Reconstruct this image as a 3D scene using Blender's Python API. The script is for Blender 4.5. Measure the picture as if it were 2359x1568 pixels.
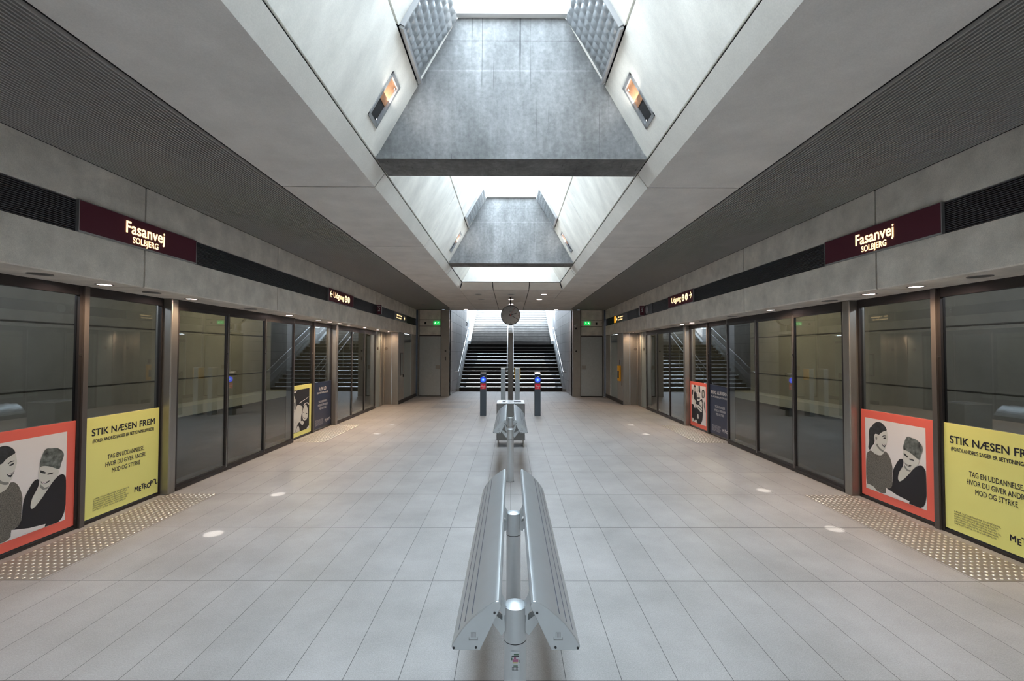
import bpy, bmesh, math, random
from mathutils import Vector, Matrix
random.seed(7)
for o in list(bpy.data.objects): bpy.data.objects.remove(o)
SC = bpy.context.scene
COL = SC.collection
H = 1.6                       # eye height in metres; lengths below are multiples of it
F = 1058.0                    # focal length in pixels of a 2359 wide frame
R = math.radians

# ------------------------------------------------------------------ camera
cam_d = bpy.data.cameras.new('camera')
cam_d.sensor_width = 36.0
cam_d.lens = 36.0 * F / 2359.0
cam_d.clip_start = 0.05; cam_d.clip_end = 200
cam = bpy.data.objects.new('camera', cam_d); COL.objects.link(cam)
cam.location = (0, 0, H)
pitch = math.atan(26.5 / F); yaw = -math.atan(2.5 / F); roll = 0.0023
cam.rotation_euler = (Matrix.Rotation(yaw, 3, 'Z') @ Matrix.Rotation(R(90) + pitch, 3, 'X') @ Matrix.Rotation(roll, 3, 'Z')).to_euler()
SC.camera = cam

# ------------------------------------------------------------------ daylight and exposure
w = bpy.data.worlds.new('world'); SC.world = w; w.use_nodes = True
bg = w.node_tree.nodes['Background']
bg.inputs[0].default_value = (0.73, 0.87, 1.0, 1); bg.inputs[1].default_value = 6.0
sun_d = bpy.data.lights.new('sun', 'SUN'); sun_d.energy = 4.5; sun_d.angle = R(0.6); sun_d.color = (1, .97, .92)
sun = bpy.data.objects.new('sun', sun_d); COL.objects.link(sun)
sun.rotation_euler = Vector((-1.0, 0.12, -0.74)).to_track_quat('-Z', 'Y').to_euler()
def portal(loc, sx, sy, direction):
    d = bpy.data.lights.new('sky_portal', 'AREA'); d.shape = 'RECTANGLE'; d.size = sx; d.size_y = sy
    d.cycles.is_portal = True
    o = bpy.data.objects.new('sky_portal', d); COL.objects.link(o); o.location = loc
    o.rotation_euler = Vector(direction).to_track_quat('-Z', 'Y').to_euler()
portal((0, 1.6 * H, H * (1 + 2.3)), 0.70 * H, 11.6 * H, (0, 0, -1))
portal((0, 17.6 * H, H * (1 + 2.35)), 3.3 * H, 4.4 * H, (0, 0, -1))
SC.view_settings.view_transform = 'Standard'; SC.view_settings.look = 'None'
SC.view_settings.gamma = 1.0; SC.view_settings.use_curve_mapping = False
SC.view_settings.exposure = 1.72
SC.cycles.use_denoising = True
SC.cycles.max_bounces = 12; SC.cycles.diffuse_bounces = 6; SC.cycles.glossy_bounces = 5
SC.cycles.transparent_max_bounces = 16; SC.cycles.transmission_bounces = 4
SC.cycles.sample_clamp_indirect = 6.0
SC.cycles.caustics_reflective = False; SC.cycles.caustics_refractive = False

# ------------------------------------------------------------------ materials
MATS = {}
def mat(name, col, rough=0.6, metal=0.0, var=0.0, scale=4.0, bump=0.0, bscale=60.0, stretch=(1, 1, 1), emit=None, es=0.0, spec=0.5, col2=None, speck=0.0, sscale=300.0):
    m = bpy.data.materials.new(name); m.use_nodes = True
    nt = m.node_tree; b = nt.nodes['Principled BSDF']
    b.inputs['Roughness'].default_value = rough; b.inputs['Metallic'].default_value = metal
    b.inputs['Specular IOR Level'].default_value = spec
    b.inputs['Base Color'].default_value = (*col, 1)
    tc = nt.nodes.new('ShaderNodeTexCoord'); mp = nt.nodes.new('ShaderNodeMapping')
    mp.inputs['Scale'].default_value = stretch
    nt.links.new(tc.outputs['Object'], mp.inputs['Vector'])
    last = None
    if var > 0:
        n = nt.nodes.new('ShaderNodeTexNoise'); n.inputs['Scale'].default_value = scale
        n.inputs['Detail'].default_value = 8; n.inputs['Roughness'].default_value = 0.62
        nt.links.new(mp.outputs['Vector'], n.inputs['Vector'])
        cr = nt.nodes.new('ShaderNodeValToRGB')
        cr.color_ramp.elements[0].position = 0.3; cr.color_ramp.elements[1].position = 0.7
        lo = tuple(c * (1 - var) for c in col); hi = col2 if col2 else tuple(min(1, c * (1 + var)) for c in col)
        cr.color_ramp.elements[0].color = (*lo, 1); cr.color_ramp.elements[1].color = (*hi, 1)
        nt.links.new(n.outputs['Fac'], cr.inputs['Fac']); last = cr.outputs['Color']
        if speck > 0:
            n2 = nt.nodes.new('ShaderNodeTexNoise'); n2.inputs['Scale'].default_value = sscale
            n2.inputs['Detail'].default_value = 2
            nt.links.new(tc.outputs['Object'], n2.inputs['Vector'])
            mr = nt.nodes.new('ShaderNodeMapRange'); mr.inputs['From Min'].default_value = .3; mr.inputs['From Max'].default_value = .7
            mr.inputs['To Min'].default_value = 1 - speck; mr.inputs['To Max'].default_value = 1 + speck
            nt.links.new(n2.outputs['Fac'], mr.inputs['Value'])
            mx = nt.nodes.new('ShaderNodeVectorMath'); mx.operation = 'SCALE'
            nt.links.new(last, mx.inputs[0]); nt.links.new(mr.outputs[0], mx.inputs['Scale']); last = mx.outputs[0]
        nt.links.new(last, b.inputs['Base Color'])
    if bump > 0:
        n = nt.nodes.new('ShaderNodeTexNoise'); n.inputs['Scale'].default_value = bscale
        nt.links.new(mp.outputs['Vector'], n.inputs['Vector'])
        bp = nt.nodes.new('ShaderNodeBump'); bp.inputs['Strength'].default_value = bump; bp.inputs['Distance'].default_value = 0.01
        nt.links.new(n.outputs['Fac'], bp.inputs['Height']); nt.links.new(bp.outputs['Normal'], b.inputs['Normal'])
    if emit:
        b.inputs['Emission Color'].default_value = (*emit, 1); b.inputs['Emission Strength'].default_value = es
    MATS[name] = m
    return m
def g(v, t=(1, 1, 1)): return tuple(v * k for k in t)

mat('fascia', g(.74, (1, .95, .87)), .75, var=.21, scale=3.5, bump=.15, bscale=40, speck=.10, sscale=160)
mat('soffit', g(.74, (1, .965, .93)), .8, var=.10, scale=2.5, speck=.05, sscale=150)
mat('slope', g(.85, (1, .965, .89)), .65, var=.15, scale=3.0, stretch=(1, 1, .35), speck=.04, sscale=120)
mat('lip', g(.88, (1, .975, .92)), .65, var=.06, scale=3.0, speck=.04, sscale=120)  # slope concrete again, lightened so the lip looks more brightly lit
mat('dark', (.012, .012, .016), .9)
mat('rib', g(.36, (1, .97, .93)), .5)
mat('rib_back', (.02, .022, .028), .8)
mat('louvre', (.07, .07, .08), .5)
mat('steel', g(.33, (1, .96, .89)), .36, metal=.85, var=.06, scale=6, bump=.05, bscale=30, stretch=(6, 6, .6))
mat('steel_dull', g(.34, (1, .95, .86)), .5, metal=.35, var=.08, scale=5)
mat('frame', (.05, .045, .045), .4, metal=.5)
mat('frame_light', g(.30, (1, .96, .93)), .35, metal=.8)
mat('alu', g(.56, (.96, 1.0, 1.02)), .38, metal=.75, var=.03, scale=8)
mat('alu_dark', g(.36, (.98, 1, 1)), .45, metal=.7, var=.05, scale=8)
mat('chrome', g(.78), .14, metal=1)
mat('groove', (.04, .05, .08), .5)
mat('mullion', g(.14, (1, .90, .84)), .4, metal=.5)
mat('grey_door', g(.50, (.92, 1.0, 1.02)), .38, var=.06, scale=12, speck=.05, sscale=60)
mat('pale_glass', g(.32, (.88, 1, .98)), .25)
mat('granite_wall', g(.36, (1, .97, .98)), .42, var=.22, scale=2.2, stretch=(1, 1, .35), speck=.08, sscale=90)
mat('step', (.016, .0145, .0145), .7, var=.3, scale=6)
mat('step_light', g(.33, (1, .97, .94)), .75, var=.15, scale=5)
mat('nosing_dark', g(.10), .7)  # shadow line under the upper treads, painted as a dark nosing
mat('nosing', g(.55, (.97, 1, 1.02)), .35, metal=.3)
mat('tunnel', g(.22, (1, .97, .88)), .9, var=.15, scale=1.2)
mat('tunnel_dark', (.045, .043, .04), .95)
mat('ledge', g(.36, (.96, 1, .98)), .8)
mat('red', (.95, .17, .12), .45)
mat('yellow', (.97, .92, .29), .45)
mat('navy', (.022, .033, .075), .35)
mat('ink', (.018, .018, .03), .5)
mat('white_ink', (.72, .70, .70), .5)
mat('photo_light', g(.92, (1, .94, .92)), .5)
mat('skin', g(.74, (1, .98, .90)), .5)
mat('skin_mid', g(.26, (1, 1, .94)), .5)
mat('hair', g(.035, (1, 1.1, 1.2)), .5, var=.5, scale=25)
mat('hair_grey', g(.09, (.9, 1.1, 1.05)), .5, var=.8, scale=22, col2=(.26, .29, .27))
mat('knit', g(.03), .6, var=.1, scale=150, col2=(.3, .28, .24))
mat('sweater', (.016, .016, .022), .6)
mat('maroon', (.115, .032, .048), .65, spec=.15)
mat('sign_text', (1, .8, .5), .5, emit=(1, .76, .38), es=.6)
mat('sign_number', (.6, .6, .6), .5)
mat('sign_grey', g(.16, (.93, .95, 1.1)), .6, spec=.2)
mat('orange', (.9, .42, .02), .4, emit=(1, .4, .02), es=.35)
mat('exit_green', (.0, .5, .12), .4, emit=(.01, .75, .12), es=.28)
mat('exit_white', (.8, 1, .8), .4, emit=(.8, 1, .8), es=.5)
mat('lamp_on', (1, .8, .75), .4, emit=(1, .72, .66), es=7)
mat('lamp_off', (.10, .10, .10), .3, metal=.4)
mat('black', (.01, .01, .012), .4)
mat('stand', g(.085, (.80, 1, 1.18)), .42, metal=.3)
mat('stand_head', (.02, .025, .04), .15)
mat('blue_light', (.0, .03, .9), .3, emit=(.005, .04, 1), es=.8)
mat('blue_ring', (.1, .1, .9), .3, emit=(.10, .14, 1), es=.4)
mat('cyan_light', (.2, 1, 1), .3, emit=(.1, .8, 1), es=.5)
mat('check_red', (.75, .01, .03), .4)
mat('pillar', g(.36, (.93, 1, 1.02)), .4, metal=.35)
mat('amber', (.85, .42, .01), .4)
mat('totem', g(.16, (1, .92, .82)), .5, metal=.5)
mat('bin', g(.22, (1, .98, .94)), .4, metal=.8, var=.05, scale=30)
mat('bin_top', g(.66), .25, metal=.85)
mat('clock_face', g(.30, (.98, 1, 1)), .6)
mat('clock_red', (.35, .02, .02), .5)
mat('copper', (.80, .38, .20), .3, metal=.7, var=.35, scale=9)
mat('niche_frame', g(.45, (.98, .98, 1)), .35, metal=.6)
mat('quilt', g(.40, (.97, 1, 1.03)), .30, metal=.8)
mat('white_frame', g(.80), .6)
mat('stud', g(.85, (1, .95, .84)), .22, metal=.55)
mat('pad', g(.21, (1, .90, .80)), .6, var=.12, scale=5, speck=.10, sscale=130)  # floor stone browned to carry the warm lamplight along the wall
mat('hatch', g(.22), .5, var=.1, scale=8)
mat('sticker_a', (.35, .12, .2), .5); mat('sticker_b', (.45, .42, .14), .5); mat('sticker_c', (.08, .14, .10), .5)

# floor: granite slabs with joints on a true grid
def floor_material():
    m = bpy.data.materials.new('floor_slabs'); m.use_nodes = True; nt = m.node_tree; N = nt.nodes.new; L = nt.links.new
    b = nt.nodes['Principled BSDF']
    tc = N('ShaderNodeTexCoord'); sx = N('ShaderNodeSeparateXYZ'); L(tc.outputs['Object'], sx.inputs[0])
    def M(op, a, c, d=None):
        n = N('ShaderNodeMath'); n.operation = op
        for i, v in enumerate((a, c, d)):
            if v is None: continue
            if isinstance(v, (int, float)): n.inputs[i].default_value = v
            else: L(v, n.inputs[i])
        return n.outputs[0]
    def grid(out, period, phase, half):
        a = M('DIVIDE', M('SUBTRACT', out, phase), period)
        cell = M('FLOOR', a, None)
        fr = M('SUBTRACT', a, cell)
        d = M('MULTIPLY', M('MINIMUM', fr, M('SUBTRACT', 1.0, fr)), period)
        return M('LESS_THAN', d, half), cell
    jx, cx = grid(sx.outputs[0], .1705 * H, 0.0, .0016)
    jy, cy = grid(sx.outputs[1], .611 * H, 2.645 * H, .0022)
    joint = M('MAXIMUM', jx, jy)
    exj = M('LESS_THAN', M('ABSOLUTE', M('SUBTRACT', sx.outputs[1], 2.645 * H), None), .0042)   # the one expansion joint right across
    cv = N('ShaderNodeCombineXYZ'); L(cx, cv.inputs[0]); L(cy, cv.inputs[1])
    wn = N('ShaderNodeTexWhiteNoise'); wn.noise_dimensions = '2D'; L(cv.outputs[0], wn.inputs[0])
    n1 = N('ShaderNodeTexNoise'); n1.inputs['Scale'].default_value = 1.6; n1.inputs['Detail'].default_value = 8; n1.inputs['Roughness'].default_value = .65
    n2 = N('ShaderNodeTexNoise'); n2.inputs['Scale'].default_value = 150; n2.inputs['Detail'].default_value = 4; n2.inputs['Roughness'].default_value = .7
    L(tc.outputs['Object'], n1.inputs['Vector']); L(tc.outputs['Object'], n2.inputs['Vector'])
    v = M('ADD', M('MULTIPLY', n1.outputs['Fac'], .80), M('MULTIPLY', n2.outputs['Fac'], .95))
    v = M('ADD', v, M('MULTIPLY', wn.outputs['Value'], .07))
    v = M('ADD', v, .125 - .035)
    v = M('MULTIPLY', v, M('SUBTRACT', 1.0, M('MAXIMUM', M('MULTIPLY', joint, .80), M('MULTIPLY', exj, .88))))
    sc = N('ShaderNodeVectorMath'); sc.operation = 'SCALE'; sc.inputs[0].default_value = (.318, .303, .292); L(v, sc.inputs['Scale'])
    L(sc.outputs[0], b.inputs['Base Color'])
    mr = N('ShaderNodeMapRange'); L(n1.outputs['Fac'], mr.inputs[0]); mr.inputs['To Min'].default_value = .42; mr.inputs['To Max'].default_value = .62
    L(mr.outputs[0], b.inputs['Roughness'])
    b.inputs['Specular IOR Level'].default_value = .28
    MATS['floor'] = m
floor_material()

# beams: board-marked concrete with long dark runs and pale lime streaks
def beam_material():
    m = bpy.data.materials.new('beam_concrete'); m.use_nodes = True; nt = m.node_tree; N = nt.nodes.new; L = nt.links.new
    b = nt.nodes['Principled BSDF']; b.inputs['Roughness'].default_value = .75
    tc = N('ShaderNodeTexCoord')
    def noise(stretch, scale, detail=6):
        mp = N('ShaderNodeMapping'); mp.inputs['Scale'].default_value = stretch; L(tc.outputs['Object'], mp.inputs[0])
        n = N('ShaderNodeTexNoise'); n.inputs['Scale'].default_value = scale; n.inputs['Detail'].default_value = detail
        n.inputs['Roughness'].default_value = .65; L(mp.outputs[0], n.inputs['Vector']); return n.outputs['Fac']
    def ramp(f, stops):
        r = N('ShaderNodeValToRGB'); e = r.color_ramp.elements
        while len(e) < len(stops): e.new(.5)
        for k, (p, c) in enumerate(stops): e[k].position = p; e[k].color = (*c, 1)
        L(f, r.inputs[0]); return r.outputs[0]
    def mul(a, c):
        x = N('ShaderNodeMix'); x.data_type = 'RGBA'; x.blend_type = 'MULTIPLY'; x.inputs[0].default_value = 1
        L(a, x.inputs[6]); L(c, x.inputs[7]); return x.outputs[2]
    base = ramp(noise((1, 1, .6), 2.4), [(.34, (.110, .109, .106)), (.66, (.225, .221, .215))])
    runs = ramp(noise((15, 1, .20), 3.0, 3), [(.30, (.30, .30, .31)), (.36, (1, 1, 1))])
    pale = ramp(noise((6, 1, .4), 2.0, 6), [(.42, (.93, .93, .93)), (.75, (1.2, 1.2, 1.22))])
    fine = ramp(noise((1, 1, 1), 26, 6), [(.32, (.78, .78, .78)), (.68, (1.2, 1.2, 1.2))])
    sx = N('ShaderNodeSeparateXYZ'); L(tc.outputs['Object'], sx.inputs[0])
    def band(z, hw, val):
        a = N('ShaderNodeMath'); a.operation = 'SUBTRACT'; L(sx.outputs[2], a.inputs[0]); a.inputs[1].default_value = z
        c = N('ShaderNodeMath'); c.operation = 'ABSOLUTE'; L(a.outputs[0], c.inputs[0])
        return ramp_const(c.outputs[0], hw, val)
    def ramp_const(f, hw, val):
        mr = N('ShaderNodeMapRange'); mr.inputs['From Min'].default_value = 0; mr.inputs['From Max'].default_value = hw
        mr.inputs['To Min'].default_value = val; mr.inputs['To Max'].default_value = 1; L(f, mr.inputs[0])
        cc = N('ShaderNodeCombineXYZ'); [L(mr.outputs[0], cc.inputs[i]) for i in range(3)]; return cc.outputs[0]
    L(mul(mul(mul(mul(mul(base, runs), pale), fine), band(4.06, .012, 1.35)), band(4.325, .008, .6)), b.inputs['Base Color'])
    MATS['beam'] = m
beam_material()

def glass_material(name, tint, boost):
    m = bpy.data.materials.new(name); m.use_nodes = True; nt = m.node_tree; N = nt.nodes.new; L = nt.links.new
    nt.nodes.remove(nt.nodes['Principled BSDF'])
    fr = N('ShaderNodeFresnel'); geo = N('ShaderNodeNewGeometry'); io = N('ShaderNodeMapRange')   # the same reflectance from either side of the sheet
    io.inputs['To Min'].default_value = 1.5; io.inputs['To Max'].default_value = 1 / 1.5
    L(geo.outputs['Backfacing'], io.inputs['Value']); L(io.outputs[0], fr.inputs[0])
    mm = N('ShaderNodeMath'); mm.operation = 'MULTIPLY'; mm.inputs[1].default_value = boost * .62; mm.use_clamp = True
    L(fr.outputs[0], mm.inputs[0])
    t = N('ShaderNodeBsdfTransparent'); t.inputs[0].default_value = (*tint, 1)
    gl = N('ShaderNodeBsdfGlossy'); gl.inputs['Roughness'].default_value = 0.0; gl.inputs[0].default_value = (.95, .97, .98, 1)
    mx = N('ShaderNodeMixShader'); L(mm.outputs[0], mx.inputs[0]); L(t.outputs[0], mx.inputs[1]); L(gl.outputs[0], mx.inputs[2])
    L(mx.outputs[0], nt.nodes['Material Output'].inputs[0]); MATS[name] = m
glass_material('door_glass', (.80, .84, .84), 2.5)
glass_material('roof_glass', (.97, .99, 1), .8)

# ------------------------------------------------------------------ mesh helpers (coordinates in eye heights: x, depth, height above the eye)
def W(p): return Vector((p[0] * H, p[1] * H, H * (1 + p[2])))
class MB:
    def __init__(self): self.v = []; self.f = []; self.mi = []; self.m = 0; self.smooth = []
    def quad(self, *ps, sm=False):
        n = len(self.v); self.v += [Vector(p) for p in ps]; self.f.append(tuple(range(n, n + len(ps)))); self.mi.append(self.m); self.smooth.append(sm)
    def box(self, x0, x1, y0, y1, z0, z1):
        x0, x1 = sorted((x0, x1)); y0, y1 = sorted((y0, y1)); z0, z1 = sorted((z0, z1))
        n = len(self.v)
        self.v += [Vector(p) for p in ((x0, y0, z0), (x1, y0, z0), (x1, y1, z0), (x0, y1, z0), (x0, y0, z1), (x1, y0, z1), (x1, y1, z1), (x0, y1, z1))]
        for f in ((0, 3, 2, 1), (4, 5, 6, 7), (0, 1, 5, 4), (1, 2, 6, 5), (2, 3, 7, 6), (3, 0, 4, 7)):
            self.f.append(tuple(n + i for i in f)); self.mi.append(self.m); self.smooth.append(False)
        return self
    def prism(self, poly, y0, y1, axis='y', sm=False):
        """extrude a closed 2-d outline: axis y -> (x,z) outline, axis x -> (y,z), axis z -> (x,y)"""
        def P(a, b, t): return {'y': (a, t, b), 'x': (t, a, b), 'z': (a, b, t)}[axis]
        n = len(self.v); k = len(poly)
        self.v += [Vector(P(a, b, y0)) for a, b in poly] + [Vector(P(a, b, y1)) for a, b in poly]
        self.f += [tuple(n + i for i in range(k)), tuple(n + k + i for i in reversed(range(k)))]; self.mi += [self.m] * 2; self.smooth += [False] * 2
        for i in range(k):
            j = (i + 1) % k; self.f.append((n + i, n + k + i, n + k + j, n + j)); self.mi.append(self.m); self.smooth.append(sm)
        return self
    def tube(self, pts, r, seg=12, cap=True, r2=None):
        pts = [Vector(p) for p in pts]; rings = []
        t0 = (pts[1] - pts[0]).normalized(); ref = Vector((0, 0, 1)) if abs(t0.z) < .9 else Vector((0, 1, 0))
        u = t0.cross(ref).normalized()
        for i, p in enumerate(pts):
            a = pts[max(0, i - 1)]; c = pts[min(len(pts) - 1, i + 1)]; t = (c - a).normalized()
            u = (u - t * u.dot(t)).normalized(); v = t.cross(u)
            rr = r if r2 is None else r + (r2 - r) * i / (len(pts) - 1)
            n = len(self.v); self.v += [p + u * rr * math.cos(2 * math.pi * k / seg) + v * rr * math.sin(2 * math.pi * k / seg) for k in range(seg)]; rings.append(n)
        for a, c in zip(rings, rings[1:]):
            for k in range(seg):
                j = (k + 1) % seg; self.f.append((a + k, a + j, c + j, c + k)); self.mi.append(self.m); self.smooth.append(True)
        if cap:
            self.f += [tuple(rings[0] + k for k in reversed(range(seg))), tuple(rings[-1] + k for k in range(seg))]; self.mi += [self.m] * 2; self.smooth += [False] * 2
        return self
    def lathe(self, c, prof, seg=32, axis='z'):
        """prof: list of (radius, offset along the axis)"""
        c = Vector(c); rings = []
        for r, h in prof:
            n = len(self.v)
            for k in range(seg):
                a = 2 * math.pi * k / seg; p = (r * math.cos(a), r * math.sin(a))
                self.v.append(c + (Vector((p[0], p[1], h)) if axis == 'z' else Vector((p[0], h, p[1])) if axis == 'y' else Vector((h, p[0], p[1]))))
            rings.append(n)
        for a, d in zip(rings, rings[1:]):
            for k in range(seg):
                j = (k + 1) % seg; self.f.append((a + k, a + j, d + j, d + k)); self.mi.append(self.m); self.smooth.append(True)
        for n0 in (rings[0], rings[-1]):
            self.f.append(tuple(n0 + k for k in range(seg))); self.mi.append(self.m); self.smooth.append(False)
        return self
    def build(self, name, mats, parent=None, bevel=0, fix=True):
        me = bpy.data.meshes.new(name)
        org = wloc(parent) if parent else Vector((0, 0, 0))
        me.from_pydata([W(v) - org for v in self.v], [], self.f)
        if isinstance(mats, str): mats = [mats]
        for m in mats: me.materials.append(MATS[m])
        for p, mi, s in zip(me.polygons, self.mi, self.smooth): p.material_index = mi; p.use_smooth = s
        if any(self.smooth):
            split = True
        else: split = False
        if fix:
            bm = bmesh.new(); bm.from_mesh(me); bmesh.ops.recalc_face_normals(bm, faces=bm.faces); bm.to_mesh(me); bm.free()
        me.update()
        o = bpy.data.objects.new(name, me); COL.objects.link(o)
        if parent: o.parent = parent
        if split and not bevel:
            e_ = o.modifiers.new('edges', 'EDGE_SPLIT'); e_.split_angle = R(32)
        if bevel:
            b = o.modifiers.new('bevel', 'BEVEL'); b.width = bevel; b.segments = 2; b.limit_method = 'ANGLE'
        return o
def wloc(o):
    v = Vector((0, 0, 0))
    while o: v = v + Vector(o.location); o = o.parent
    return v
def tag(o, label=None, cat=None, group=None, kind=None):
    if label: o['label'] = label
    if cat: o['category'] = cat
    if group: o['group'] = group
    if kind: o['kind'] = kind
    return o
def thing(name, loc, label, cat, group=None, kind=None):
    o = bpy.data.objects.new(name, None); COL.objects.link(o); o.location = W(loc); o.empty_display_size = .1
    return tag(o, label, cat, group, kind)
def structure(name, loc=(0, 0, -1)):
    o = bpy.data.objects.new(name, None); COL.objects.link(o); o.location = W(loc); o['kind'] = 'structure'; return o
def copy_tree(o, parent=None):
    c = o.copy(); COL.objects.link(c)
    if parent: c.parent = parent
    for ch in [x for x in bpy.data.objects if x.parent == o]: copy_tree(ch, c)
    return c
def box(name, m, parent, *a, bevel=0): return MB().box(*a).build(name, m, parent, bevel)
def st(o): o['kind'] = 'structure'; return o

# flat artwork and lettering live on a wall frame: origin (world metres), u = right as read, v = up, n = out of the wall
class Frame:
    def __init__(self, side, depth_left, z0, x, width_dir=None):
        # side -1: wall on the left, read towards +Y; side +1: wall on the right, read towards -Y; side 0: wall facing the camera
        self.o = W((x, depth_left, z0))
        self.u = {-1: Vector((0, 1, 0)), 1: Vector((0, -1, 0)), 0: Vector((1, 0, 0))}[side]
        self.v = Vector((0, 0, 1)); self.n = self.u.cross(self.v)
    def at(self, a, b, d): return self.o + self.u * a + self.v * b + self.n * d
def raw(name, verts, faces, m, parent):
    me = bpy.data.meshes.new(name); org = wloc(parent) if parent else Vector((0, 0, 0))
    me.from_pydata([v - org for v in verts], [], faces); me.materials.append(MATS[m]); me.update()
    o = bpy.data.objects.new(name, me); COL.objects.link(o); o.parent = parent; return o
def flat(name, fr, polys, d, m, parent):
    vs = []; fs = []
    for p in polys:
        n = len(vs); vs += [fr.at(a, b, d) for a, b in p]; fs.append(tuple(range(n, n + len(p))))
    return raw(name, vs, fs, m, parent)
def text(name, s, fr, a, b, d, size, m, parent, align='LEFT', bold=0.0, xs=1.0, width=None, space=1.0, line=1.0):
    """lettering as a mesh: (a, b) baseline anchor, size = letter body height in metres, width = fitted total width"""
    cu = bpy.data.curves.new('lettering', 'FONT'); cu.body = s; cu.size = size
    cu.align_x = align; cu.space_character = space; cu.space_line = line; cu.resolution_u = 3; cu.extrude = 0.0
    tmp = bpy.data.objects.new('lettering', cu); COL.objects.link(tmp)
    bpy.context.view_layer.update()
    me0 = tmp.evaluated_get(bpy.context.evaluated_depsgraph_get()).to_mesh()
    vs = [v.co.copy() for v in me0.vertices]; fs = [tuple(p.vertices) for p in me0.polygons]
    tmp.evaluated_get(bpy.context.evaluated_depsgraph_get()).to_mesh_clear()
    bpy.data.objects.remove(tmp); bpy.data.curves.remove(cu)
    if width and vs:
        x0 = min(v.x for v in vs); x1 = max(v.x for v in vs); xs = width / (x1 - x0)
    if bold > 0:                      # heavier strokes: the same outlines laid down again, slightly shifted
        e = bold * size; n0 = len(vs); V0 = list(vs); F0 = list(fs)
        for k, (ex, ey) in enumerate(((e / max(xs, .3), 0), (0, e), (e / max(xs, .3), e)), 1):
            vs += [Vector((v.x + ex, v.y + ey, .00018 * k)) for v in V0]; fs += [tuple(i + n0 * k for i in f) for f in F0]
    return raw(name, [fr.at(a + v.x * xs, b + v.y, d + v.z) for v in vs], fs, m, parent)

# ------------------------------------------------------------------ floor, tunnels, ceiling
Y0 = -4.2; YE = 10.36; XF = 2.14; XG = 2.45; XD = 2.405; ZF = .371; ZC = .965
JOINTS = [2.67 + 1.526 * k for k in range(-5, 5)]
m = MB(); m.box(-2.465, 2.465, Y0, YE + .1, -1.14, -1.0); m.box(-1.5, 1.5, YE + .1, 11.80, -1.14, -1.0)
st(m.build('floor', 'floor'))

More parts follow.
